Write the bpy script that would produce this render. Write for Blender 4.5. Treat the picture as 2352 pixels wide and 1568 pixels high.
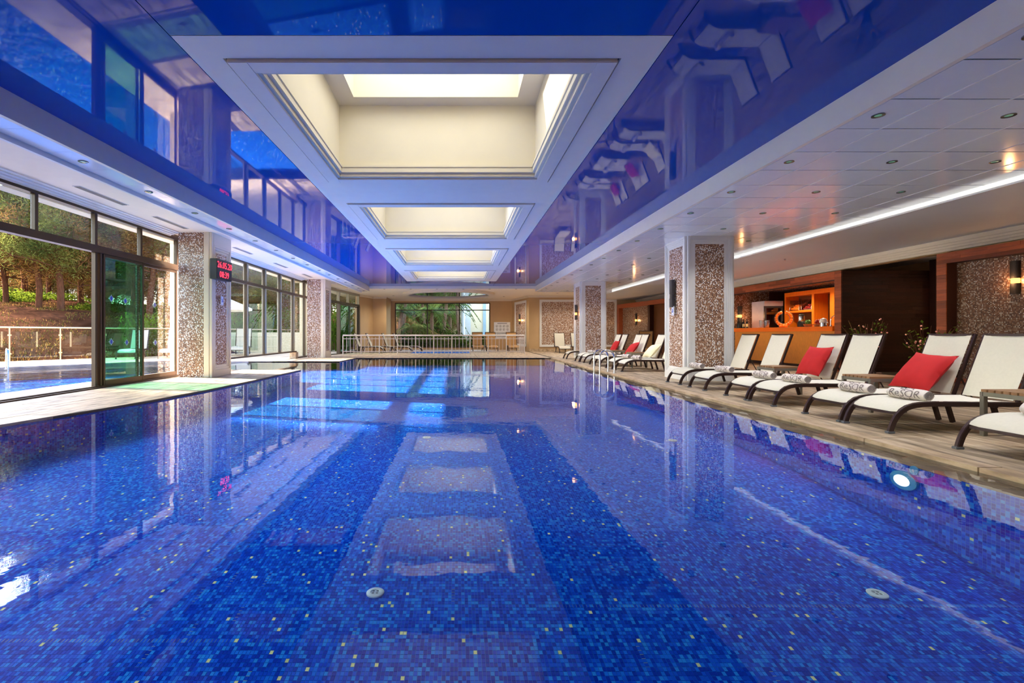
import bpy, bmesh, math, random
from mathutils import Vector, Matrix, noise as mnoise
random.seed(7)
PI = math.pi
R = math.radians
C = bpy.context.scene.collection
scene = bpy.context.scene
for o in list(bpy.data.objects):
    bpy.data.objects.remove(o)

# ------------------------------------------------------------------ camera
CAMZ = 0.96
cam_d = bpy.data.cameras.new('camera')
cam = bpy.data.objects.new('camera', cam_d)
C.objects.link(cam)
cam.location = (0, 0, CAMZ)
cam.rotation_euler = (R(90), 0, 0)
cam_d.sensor_width = 36
cam_d.lens = 36 * 1115 / 2352
cam_d.shift_x = 0.0527
cam_d.shift_y = -0.0072
cam_d.clip_start = 0.05
cam_d.clip_end = 500
scene.camera = cam

# ------------------------------------------------------------------ sky, sun, daylight
SUN_EL = R(27)
sun_dir = Vector((0.968 * math.cos(SUN_EL), -0.25 * math.cos(SUN_EL), -math.sin(SUN_EL)))
world = bpy.data.worlds.new('world')
scene.world = world
world.use_nodes = True
wn = world.node_tree
wn.nodes.clear()
wo = wn.nodes.new('ShaderNodeOutputWorld')
wb = wn.nodes.new('ShaderNodeBackground')
sk = wn.nodes.new('ShaderNodeTexSky')
sk.sky_type = 'NISHITA'
sk.sun_disc = False
sk.sun_elevation = SUN_EL
sk.sun_rotation = R(-75.5)
sk.air_density = 1.0
sk.dust_density = 1.6
sk.ozone_density = 1.2
wb.inputs['Strength'].default_value = 0.34
wn.links.new(sk.outputs[0], wb.inputs[0])
wn.links.new(wb.outputs[0], wo.inputs[0])

sl = bpy.data.lights.new('sun', 'SUN')
sl.energy = 11.0
sl.angle = R(0.6)
sl.color = (1.0, 0.9, 0.76)
so = bpy.data.objects.new('sun', sl)
C.objects.link(so)
so.rotation_euler = sun_dir.to_track_quat('-Z', 'Y').to_euler()
so.location = (-30, 8, 20)

# daylight falling through the four roof lights
COFFER_Y = [3.98, 8.38, 12.78, 17.18]
for cy in COFFER_Y:
    al = bpy.data.lights.new('rooflight_daylight', 'AREA')
    al.shape = 'RECTANGLE'
    al.size = 2.2
    al.size_y = 2.0
    al.energy = 110
    al.color = (1.0, 0.97, 0.9)
    ao = bpy.data.objects.new('rooflight_daylight', al)
    C.objects.link(ao)
    ao.location = (-0.31, cy + 1.75, 4.9)

scene.view_settings.view_transform = 'Standard'
scene.view_settings.look = 'None'
scene.view_settings.exposure = 2.5
scene.view_settings.gamma = 1.0
scene.view_settings.use_curve_mapping = False
try:
    cy_ = scene.cycles
    cy_.transparent_max_bounces = 16
    cy_.max_bounces = 8
    cy_.diffuse_bounces = 5
    cy_.glossy_bounces = 4
    cy_.sample_clamp_indirect = 6.0
    cy_.blur_glossy = 1.0
    cy_.adaptive_threshold = 0.02
except Exception:
    pass

# ------------------------------------------------------------------ materials
M = {}

def new_mat(name):
    m = bpy.data.materials.new(name)
    m.use_nodes = True
    nt = m.node_tree
    nt.nodes.clear()
    out = nt.nodes.new('ShaderNodeOutputMaterial')
    return m, nt, out

def sset(b, key, val):
    if key in b.inputs:
        b.inputs[key].default_value = val

def N(nt, t, **kw):
    n = nt.nodes.new(t)
    for k, v in kw.items():
        setattr(n, k, v)
    return n

def srgb(r, g, b):
    def f(c):
        c /= 255.0
        return c / 12.92 if c <= 0.04045 else ((c + 0.055) / 1.055) ** 2.4
    return (f(r), f(g), f(b), 1.0)

def plain(name, col, rough=0.5, metal=0.0, ior=1.45, var=0.06, scale=6.0, bump=0.0, bscale=60.0,
          stretch=(1, 1, 1), emit=None, estr=0.0, rand=0.0, coord='Object', sheen=0.0):
    m, nt, out = new_mat(name)
    b = N(nt, 'ShaderNodeBsdfPrincipled')
    sset(b, 'Roughness', rough); sset(b, 'Metallic', metal); sset(b, 'IOR', ior)
    tc = N(nt, 'ShaderNodeTexCoord')
    mp = N(nt, 'ShaderNodeMapping')
    mp.inputs['Scale'].default_value = stretch
    nt.links.new(tc.outputs[coord], mp.inputs[0])
    ns = N(nt, 'ShaderNodeTexNoise')
    ns.inputs['Scale'].default_value = scale
    ns.inputs['Detail'].default_value = 4
    nt.links.new(mp.outputs[0], ns.inputs['Vector'])
    hsv = N(nt, 'ShaderNodeHueSaturation')
    hsv.inputs['Color'].default_value = col
    mr = N(nt, 'ShaderNodeMapRange')
    mr.inputs['From Min'].default_value = 0.25; mr.inputs['From Max'].default_value = 0.75
    mr.inputs['To Min'].default_value = 1 - var; mr.inputs['To Max'].default_value = 1 + var
    nt.links.new(ns.outputs['Fac'], mr.inputs[0])
    val = mr.outputs[0]
    if rand:
        oi = N(nt, 'ShaderNodeObjectInfo')
        mr2 = N(nt, 'ShaderNodeMapRange')
        mr2.inputs['To Min'].default_value = 1 - rand; mr2.inputs['To Max'].default_value = 1 + rand
        nt.links.new(oi.outputs['Random'], mr2.inputs[0])
        mu = N(nt, 'ShaderNodeMath', operation='MULTIPLY')
        nt.links.new(val, mu.inputs[0]); nt.links.new(mr2.outputs[0], mu.inputs[1])
        val = mu.outputs[0]
    nt.links.new(val, hsv.inputs['Value'])
    nt.links.new(hsv.outputs[0], b.inputs['Base Color'])
    if bump:
        n2 = N(nt, 'ShaderNodeTexNoise')
        n2.inputs['Scale'].default_value = bscale
        n2.inputs['Detail'].default_value = 3
        nt.links.new(mp.outputs[0], n2.inputs['Vector'])
        bp = N(nt, 'ShaderNodeBump')
        bp.inputs['Strength'].default_value = bump
        bp.inputs['Distance'].default_value = 0.01
        nt.links.new(n2.outputs['Fac'], bp.inputs['Height'])
        nt.links.new(bp.outputs[0], b.inputs['Normal'])
    if emit:
        sset(b, 'Emission Color', emit); sset(b, 'Emission Strength', estr)
    nt.links.new(b.outputs[0], out.inputs[0])
    M[name] = m
    return m

def mosaic(name, size, ramp, grout, rough=0.25, gw=0.09, coord='Object', sizey=None, ior=1.45):
    """square mosaic tesserae: a colour per cell, grout lines in the plane of the face"""
    m, nt, out = new_mat(name)
    b = N(nt, 'ShaderNodeBsdfPrincipled')
    sset(b, 'Roughness', rough); sset(b, 'IOR', ior)
    if coord == 'World':
        g = N(nt, 'ShaderNodeNewGeometry')
        P, NN = g.outputs['Position'], g.outputs['Normal']
    else:
        tc = N(nt, 'ShaderNodeTexCoord')
        P, NN = tc.outputs['Object'], tc.outputs['Normal']
    sc = N(nt, 'ShaderNodeVectorMath', operation='MULTIPLY_ADD')
    nt.links.new(P, sc.inputs[0])
    sc.inputs[1].default_value = (1 / size, 1 / (sizey or size), 1 / size)
    sc.inputs[2].default_value = (0.0, 0.0, 0.37) if coord == 'World' else (0.37,) * 3
    ab = N(nt, 'ShaderNodeVectorMath', operation='ABSOLUTE')
    nt.links.new(NN, ab.inputs[0])
    # drop the coordinate along the normal so that cells are 2-D
    gt = N(nt, 'ShaderNodeVectorMath', operation='MULTIPLY_ADD')
    rnd = N(nt, 'ShaderNodeVectorMath', operation='FLOOR')
    a5 = N(nt, 'ShaderNodeVectorMath', operation='ADD'); a5.inputs[1].default_value = (0.4,) * 3
    nt.links.new(ab.outputs[0], a5.inputs[0]); nt.links.new(a5.outputs[0], rnd.inputs[0])
    inv = N(nt, 'ShaderNodeVectorMath', operation='SUBTRACT'); inv.inputs[0].default_value = (1, 1, 1)
    nt.links.new(rnd.outputs[0], inv.inputs[1])
    fl = N(nt, 'ShaderNodeVectorMath', operation='FLOOR'); nt.links.new(sc.outputs[0], fl.inputs[0])
    fm = N(nt, 'ShaderNodeVectorMath', operation='MULTIPLY')
    nt.links.new(fl.outputs[0], fm.inputs[0]); nt.links.new(inv.outputs[0], fm.inputs[1])
    wnz = N(nt, 'ShaderNodeTexWhiteNoise', noise_dimensions='3D')
    nt.links.new(fm.outputs[0], wnz.inputs['Vector'])
    cr = N(nt, 'ShaderNodeValToRGB')
    cr.color_ramp.interpolation = 'CONSTANT'
    e = cr.color_ramp.elements
    while len(e) > 1:
        e.remove(e[-1])
    pos = 0.0
    first = True
    for w, c in ramp:
        if first:
            e[0].position = 0.0; e[0].color = c; first = False
        else:
            el = e.new(pos); el.color = c
        pos += w
    nt.links.new(wnz.outputs['Value'], cr.inputs[0])
    # grout
    fr = N(nt, 'ShaderNodeVectorMath', operation='FRACTION'); nt.links.new(sc.outputs[0], fr.inputs[0])
    sb = N(nt, 'ShaderNodeVectorMath', operation='SUBTRACT'); sb.inputs[1].default_value = (0.5,) * 3
    nt.links.new(fr.outputs[0], sb.inputs[0])
    fa = N(nt, 'ShaderNodeVectorMath', operation='ABSOLUTE'); nt.links.new(sb.outputs[0], fa.inputs[0])
    fx = N(nt, 'ShaderNodeVectorMath', operation='MULTIPLY')
    nt.links.new(fa.outputs[0], fx.inputs[0]); nt.links.new(inv.outputs[0], fx.inputs[1])
    sp = N(nt, 'ShaderNodeSeparateXYZ'); nt.links.new(fx.outputs[0], sp.inputs[0])
    m1 = N(nt, 'ShaderNodeMath', operation='MAXIMUM'); nt.links.new(sp.outputs[0], m1.inputs[0]); nt.links.new(sp.outputs[1], m1.inputs[1])
    m2 = N(nt, 'ShaderNodeMath', operation='MAXIMUM'); nt.links.new(m1.outputs[0], m2.inputs[0]); nt.links.new(sp.outputs[2], m2.inputs[1])
    gr = N(nt, 'ShaderNodeMath', operation='GREATER_THAN'); gr.inputs[1].default_value = 0.5 - gw / 2
    nt.links.new(m2.outputs[0], gr.inputs[0])
    mx = N(nt, 'ShaderNodeMix', data_type='RGBA')
    nt.links.new(gr.outputs[0], mx.inputs['Factor'])
    nt.links.new(cr.outputs[0], mx.inputs['A'])
    mx.inputs['B'].default_value = grout
    nt.links.new(mx.outputs['Result'], b.inputs['Base Color'])
    nt.links.new(b.outputs[0], out.inputs[0])
    M[name] = m
    return m

def schlick(nt, f0, normal=None, power=5.0):
    g = N(nt, 'ShaderNodeNewGeometry')
    d = N(nt, 'ShaderNodeVectorMath', operation='DOT_PRODUCT')
    nt.links.new(g.outputs['Incoming'], d.inputs[0])
    nt.links.new(normal if normal else g.outputs['Normal'], d.inputs[1])
    a = N(nt, 'ShaderNodeMath', operation='ABSOLUTE'); nt.links.new(d.outputs['Value'], a.inputs[0])
    s = N(nt, 'ShaderNodeMath', operation='SUBTRACT', use_clamp=True); s.inputs[0].default_value = 1.0
    nt.links.new(a.outputs[0], s.inputs[1])
    p = N(nt, 'ShaderNodeMath', operation='POWER'); p.inputs[1].default_value = power
    nt.links.new(s.outputs[0], p.inputs[0])
    ma = N(nt, 'ShaderNodeMath', operation='MULTIPLY_ADD', use_clamp=True)
    ma.inputs[1].default_value = 1 - f0; ma.inputs[2].default_value = f0
    nt.links.new(p.outputs[0], ma.inputs[0])
    return ma.outputs[0]

def glass(name, tint, f0=0.07, rough=0.0):
    m, nt, out = new_mat(name)
    tr = N(nt, 'ShaderNodeBsdfTransparent'); tr.inputs[0].default_value = tint
    gl = N(nt, 'ShaderNodeBsdfGlossy'); gl.inputs['Roughness'].default_value = rough
    mx = N(nt, 'ShaderNodeMixShader')
    nt.links.new(schlick(nt, f0), mx.inputs[0])
    nt.links.new(tr.outputs[0], mx.inputs[1]); nt.links.new(gl.outputs[0], mx.inputs[2])
    nt.links.new(mx.outputs[0], out.inputs[0])
    M[name] = m
    return m

def water_mat(name, tint, strength, s1, s2, power=4.8, dist=0.02):
    m, nt, out = new_mat(name)
    g = N(nt, 'ShaderNodeNewGeometry')
    n1 = N(nt, 'ShaderNodeTexNoise'); n1.inputs['Scale'].default_value = s1; n1.inputs['Detail'].default_value = 2
    n2 = N(nt, 'ShaderNodeTexNoise'); n2.inputs['Scale'].default_value = s2; n2.inputs['Detail'].default_value = 2
    nt.links.new(g.outputs['Position'], n1.inputs['Vector']); nt.links.new(g.outputs['Position'], n2.inputs['Vector'])
    ad = N(nt, 'ShaderNodeMath', operation='MULTIPLY_ADD'); ad.inputs[1].default_value = 0.25
    nt.links.new(n2.outputs['Fac'], ad.inputs[0]); nt.links.new(n1.outputs['Fac'], ad.inputs[2])
    bp = N(nt, 'ShaderNodeBump'); bp.inputs['Strength'].default_value = strength; bp.inputs['Distance'].default_value = dist
    nt.links.new(ad.outputs[0], bp.inputs['Height'])
    tr = N(nt, 'ShaderNodeBsdfTransparent'); tr.inputs[0].default_value = tint
    gl = N(nt, 'ShaderNodeBsdfGlossy'); gl.inputs['Roughness'].default_value = 0.0
    nt.links.new(bp.outputs[0], gl.inputs['Normal'])
    mx = N(nt, 'ShaderNodeMixShader')
    nt.links.new(schlick(nt, 0.03, bp.outputs[0], power), mx.inputs[0])
    nt.links.new(tr.outputs[0], mx.inputs[1]); nt.links.new(gl.outputs[0], mx.inputs[2])
    nt.links.new(mx.outputs[0], out.inputs[0])
    M[name] = m
    return m

def film_mat(name, col, bump, ior=1.6):
    """lacquered stretch-ceiling film"""
    m, nt, out = new_mat(name)
    b = N(nt, 'ShaderNodeBsdfPrincipled')
    sset(b, 'Base Color', col); sset(b, 'Roughness', 0.03); sset(b, 'IOR', ior)
    g = N(nt, 'ShaderNodeNewGeometry')
    n1 = N(nt, 'ShaderNodeTexNoise'); n1.inputs['Scale'].default_value = 0.9; n1.inputs['Detail'].default_value = 1
    nt.links.new(g.outputs['Position'], n1.inputs['Vector'])
    bp = N(nt, 'ShaderNodeBump'); bp.inputs['Strength'].default_value = bump; bp.inputs['Distance'].default_value = 0.02
    nt.links.new(n1.outputs['Fac'], bp.inputs['Height'])
    nt.links.new(bp.outputs[0], b.inputs['Normal'])
    sp = N(nt, 'ShaderNodeTexVoronoi'); sp.inputs['Scale'].default_value = 26
    nt.links.new(g.outputs['Position'], sp.inputs['Vector'])
    lt = N(nt, 'ShaderNodeMath', operation='LESS_THAN'); lt.inputs[1].default_value = 0.04
    nt.links.new(sp.outputs['Distance'], lt.inputs[0])
    mx = N(nt, 'ShaderNodeMix', data_type='RGBA')
    nt.links.new(lt.outputs[0], mx.inputs['Factor'])
    mx.inputs['A'].default_value = col; mx.inputs['B'].default_value = (col[0] + .03, col[1] + .06, col[2] + .1, 1)
    nt.links.new(mx.outputs['Result'], b.inputs['Base Color'])
    nt.links.new(b.outputs[0], out.inputs[0])
    M[name] = m

def stone_mat(name, c1, c2, c3, rough=0.45, stretch=(5, 0.7, 5), rand=0.1):
    m, nt, out = new_mat(name)
    b = N(nt, 'ShaderNodeBsdfPrincipled'); sset(b, 'Roughness', rough)
    g = N(nt, 'ShaderNodeNewGeometry')
    mp = N(nt, 'ShaderNodeMapping'); mp.inputs['Scale'].default_value = stretch
    nt.links.new(g.outputs['Position'], mp.inputs[0])
    n1 = N(nt, 'ShaderNodeTexNoise'); n1.inputs['Scale'].default_value = 2.0; n1.inputs['Detail'].default_value = 8; n1.inputs['Roughness'].default_value = 0.65
    nt.links.new(mp.outputs[0], n1.inputs['Vector'])
    cr = N(nt, 'ShaderNodeValToRGB')
    e = cr.color_ramp.elements
    e[0].position = 0.36; e[0].color = c1
    e[1].position = 0.64; e[1].color = c3
    el = e.new(0.5); el.color = c2
    nt.links.new(n1.outputs['Fac'], cr.inputs[0])
    oi = N(nt, 'ShaderNodeObjectInfo')
    mr = N(nt, 'ShaderNodeMapRange'); mr.inputs['To Min'].default_value = 1 - rand; mr.inputs['To Max'].default_value = 1 + rand
    nt.links.new(oi.outputs['Random'], mr.inputs[0])
    hs = N(nt, 'ShaderNodeHueSaturation')
    nt.links.new(mr.outputs[0], hs.inputs['Value']); nt.links.new(cr.outputs[0], hs.inputs['Color'])
    nt.links.new(hs.outputs[0], b.inputs['Base Color'])
    bp = N(nt, 'ShaderNodeBump'); bp.inputs['Strength'].default_value = 0.25; bp.inputs['Distance'].default_value = 0.004
    nt.links.new(n1.outputs['Fac'], bp.inputs['Height']); nt.links.new(bp.outputs[0], b.inputs['Normal'])
    nt.links.new(b.outputs[0], out.inputs[0])
    M[name] = m

def leaf_mat(name, c1, c2, trans=0.35, scale=0.8):
    m, nt, out = new_mat(name)
    g = N(nt, 'ShaderNodeNewGeometry')
    n1 = N(nt, 'ShaderNodeTexNoise'); n1.inputs['Scale'].default_value = scale; n1.inputs['Detail'].default_value = 4
    nt.links.new(g.outputs['Position'], n1.inputs['Vector'])
    cr = N(nt, 'ShaderNodeValToRGB')
    e = cr.color_ramp.elements
    e[0].position = 0.36; e[0].color = c1; e[1].position = 0.64; e[1].color = c2
    nt.links.new(n1.outputs['Fac'], cr.inputs[0])
    d = N(nt, 'ShaderNodeBsdfDiffuse'); t = N(nt, 'ShaderNodeBsdfTranslucent')
    nt.links.new(cr.outputs[0], d.inputs[0]); nt.links.new(cr.outputs[0], t.inputs[0])
    mx = N(nt, 'ShaderNodeMixShader'); mx.inputs[0].default_value = trans
    nt.links.new(d.outputs[0], mx.inputs[1]); nt.links.new(t.outputs[0], mx.inputs[2])
    nt.links.new(mx.outputs[0], out.inputs[0])
    M[name] = m

def emit_mat(name, col, s):
    m, nt, out = new_mat(name)
    e = N(nt, 'ShaderNodeEmission'); e.inputs[0].default_value = col; e.inputs[1].default_value = s
    nt.links.new(e.outputs[0], out.inputs[0])
    M[name] = m

plain('white_paint', srgb(242, 230, 210), 0.55, var=0.02)
plain('trim_white', srgb(228, 226, 222), 0.35, var=0.02)
plain('cream_plaster', srgb(226, 218, 196), 0.7, var=0.03, scale=2)
plain('beige_wall', srgb(196, 162, 118), 0.6, var=0.05, scale=1.5)
plain('cornice', srgb(226, 212, 188), 0.5, var=0.02)
plain('ceiling_panel', srgb(234, 240, 243), 0.12, ior=1.5, var=0.015, bump=0.03, bscale=1.5)
plain('panel_joint', srgb(150, 150, 150), 0.6)
plain('grey_ceiling', srgb(226, 228, 230), 0.5, var=0.03, scale=1.0)
plain('groove', srgb(70, 66, 80), 0.7)
film_mat('blue_film', (0.001, 0.07, 0.40, 1), 0.02, 1.27)
film_mat('navy_film', (0.01, 0.03, 0.10, 1), 0.04, 1.9)
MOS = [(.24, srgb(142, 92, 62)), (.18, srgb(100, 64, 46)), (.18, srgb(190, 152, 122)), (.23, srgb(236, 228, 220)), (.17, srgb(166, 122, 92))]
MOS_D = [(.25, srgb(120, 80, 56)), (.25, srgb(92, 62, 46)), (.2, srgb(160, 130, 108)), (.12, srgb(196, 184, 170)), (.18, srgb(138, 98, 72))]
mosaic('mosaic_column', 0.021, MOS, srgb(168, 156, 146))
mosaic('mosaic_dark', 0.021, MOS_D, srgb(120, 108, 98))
POOL = [(.24, (.002, .035, .43, 1)), (.26, (.003, .065, .58, 1)), (.22, (.005, .11, .70, 1)), (.16, (.01, .19, .78, 1)),
        (.109, (.02, .30, .82, 1)), (.011, (.85, .9, .4, 1))]
mosaic('pool_mosaic', 0.02, POOL, (.07, .25, .6, 1), rough=0.4, gw=0.09, coord='World', sizey=.027, ior=1.06)
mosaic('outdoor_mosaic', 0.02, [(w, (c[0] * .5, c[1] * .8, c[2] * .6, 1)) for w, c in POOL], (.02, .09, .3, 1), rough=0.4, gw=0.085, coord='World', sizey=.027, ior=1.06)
stone_mat('travertine', srgb(104, 88, 70), srgb(162, 140, 112), srgb(198, 178, 150))
stone_mat('travertine_pale', srgb(112, 98, 84), srgb(174, 152, 126), srgb(200, 180, 152), stretch=(4, .9, 4), rand=.07)
stone_mat('coping', srgb(144, 120, 92), srgb(178, 152, 120), srgb(204, 182, 152), stretch=(4, 1, 4))
stone_mat('ledge', srgb(112, 88, 62), srgb(150, 120, 88), srgb(178, 148, 112), stretch=(4, 1, 4), rand=.05)
stone_mat('outdoor_stone', srgb(172, 146, 120), srgb(200, 174, 146), srgb(216, 194, 168), stretch=(1, 1, 1), rand=.04)
plain('grout', srgb(96, 82, 66), 0.8)
plain('wood_plank', srgb(158, 80, 46), 0.4, var=0.22, scale=3, stretch=(8, 1.2, 14), rand=0.4)
plain('wood_dark', srgb(58, 26, 18), 0.45, var=0.25, scale=3, stretch=(8, 1.2, 14), rand=0.3)
plain('wood_orange', srgb(222, 138, 50), 0.4, var=0.12, scale=3, stretch=(3, 14, 3))
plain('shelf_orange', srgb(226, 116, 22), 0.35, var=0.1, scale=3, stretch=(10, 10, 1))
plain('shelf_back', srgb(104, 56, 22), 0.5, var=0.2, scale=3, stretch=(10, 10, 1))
plain('counter_orange', srgb(255, 118, 10), 0.25, var=0.02)
plain('sling_cream', srgb(204, 198, 182), 0.75, var=0.03, scale=40, bump=0.05, bscale=300)
plain('sling_tan', srgb(176, 132, 82), 0.75, var=0.03, scale=40)
plain('frame_brown', srgb(62, 44, 40), 0.35, metal=0.3)
plain('frame_cap', srgb(96, 100, 106), 0.4)
plain('pillow_red', srgb(172, 12, 16), 0.8, var=0.08, scale=9, bump=0.1, bscale=220)
plain('pillow_cream', srgb(226, 216, 178), 0.8, var=0.05, scale=9, bump=0.1, bscale=220)
plain('towel', srgb(214, 202, 194), 0.95, var=0.06, scale=50, bump=0.5, bscale=260)
plain('towel_print', srgb(120, 108, 106), 0.95, var=0.06, scale=50)
plain('table_wood', srgb(142, 104, 70), 0.5, var=0.15, scale=4, stretch=(1, 10, 1))
plain('table_metal', srgb(122, 116, 104), 0.4, metal=0.4)
plain('bronze', srgb(74, 58, 44), 0.35, metal=0.5)
plain('mullion_cream', srgb(160, 150, 124), 0.45)
plain('steel', srgb(210, 210, 214), 0.15, metal=1.0)
plain('rail_white', srgb(228, 216, 206), 0.35)
plain('rail_gold', srgb(206, 182, 146), 0.3, metal=0.6)
plain('sconce_metal', srgb(62, 58, 58), 0.55, metal=0.4, bump=0.5, bscale=140)
emit_mat('sconce_glow', (1.0, 0.33, 0.05, 1), 1.3)
emit_mat('lamp_glow', (1.0, 0.75, 0.45, 1), 3.0)
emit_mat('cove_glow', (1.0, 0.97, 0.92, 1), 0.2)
plain('spot_ring', srgb(120, 124, 122), 0.25, metal=0.8)
plain('spot_lens', srgb(96, 120, 106), 0.1, emit=(0.35, 0.9, 0.6, 1), estr=0.035)
plain('vent', srgb(150, 142, 132), 0.6)
plain('black_plastic', srgb(26, 18, 22), 0.35)
emit_mat('led_red', (1.0, 0.03, 0.06, 1), 0.8)
plain('sign_white', srgb(232, 234, 238), 0.4)
plain('sign_blue', srgb(40, 74, 180), 0.4)
plain('sign_grey', srgb(130, 128, 134), 0.5)
plain('sticker', srgb(150, 176, 190), 0.5)
glass('glass_clear', (0.965, 0.985, 0.97, 1), 0.04)
glass('glass_green', (0.60, 0.86, 0.76, 1), 0.05)
glass('glass_skylight', (0.33, 0.33, 0.325, 1), 0.05)
glass('glass_rail', (0.88, 0.94, 0.92, 1), 0.06)
glass('glass_cup', (0.85, 0.88, 0.88, 1), 0.2)
water_mat('water', (0.9, 0.96, 1.0, 1), 0.10, 1.4, 7.0)
water_mat('water_outdoor', (0.85, 0.94, 1.0, 1), 0.9, 2.0, 9.0, 5.2, .09)
plain('light_rim', srgb(110, 196, 220), 0.4)
emit_mat('pool_lamp', (0.85, 0.95, 1.0, 1), 0.35)
plain('fitting', srgb(206, 222, 214), 0.4)
plain('fitting_dark', srgb(90, 100, 90), 0.5)
plain('bark', srgb(92, 58, 42), 0.9, ior=1.05, var=0.35, scale=4, stretch=(6, 6, 1.2), bump=0.8, bscale=12)
plain('bark_grey', srgb(142, 128, 112), 0.9, var=0.3, scale=4, stretch=(6, 6, 1.2), bump=0.8, bscale=12)
leaf_mat('pine_green', srgb(62, 72, 34), srgb(138, 138, 70))
leaf_mat('pine_dry', srgb(92, 56, 36), srgb(150, 112, 62))
leaf_mat('bamboo_green', srgb(54, 84, 24), srgb(118, 144, 46), 0.45, 1.5)
leaf_mat('shrub_green', srgb(40, 56, 20), srgb(98, 110, 32), 0.45, 1.5)
leaf_mat('palm_green', srgb(60, 86, 38), srgb(140, 152, 74), 0.4, 1.5)
plain('palm_trunk', srgb(142, 106, 80), 0.9, var=0.35, scale=4, stretch=(2, 2, 8))
plain('hill_earth', srgb(72, 44, 30), 0.95, ior=1.02, var=0.6, scale=0.9, bump=0.6, bscale=5, coord='Object')
plain('grass', srgb(104, 92, 40), 0.95, ior=1.02, var=0.4, scale=2.0)
plain('canvas_white', srgb(236, 234, 224), 0.8)
plain('building_cream', srgb(224, 210, 176), 0.7, var=0.04)
plain('exterior_white', srgb(234, 230, 220), 0.6)
plain('fridge_white', srgb(190, 182, 190), 0.45)
plain('fridge_grey', srgb(70, 70, 74), 0.3, metal=0.4)
glass('fridge_glass', (0.25, 0.24, 0.24, 1), 0.1)
plain('orange_fruit', srgb(240, 120, 16), 0.45, bump=0.1, bscale=120)
plain('red_fruit', srgb(150, 34, 26), 0.4)
plain('green_fruit', srgb(70, 110, 40), 0.5)
plain('bottle_dark', srgb(30, 22, 20), 0.15)
plain('bottle_label', srgb(220, 200, 140), 0.5)
plain('black_matte', srgb(20, 18, 18), 0.5)
plain('white_plastic', srgb(236, 236, 228), 0.3)
plain('terracotta', srgb(120, 84, 66), 0.7)
plain('blossom', srgb(236, 150, 130), 0.6)
plain('soil', srgb(60, 44, 34), 0.9)
plain('red_paint', srgb(170, 60, 50), 0.6)

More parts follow.
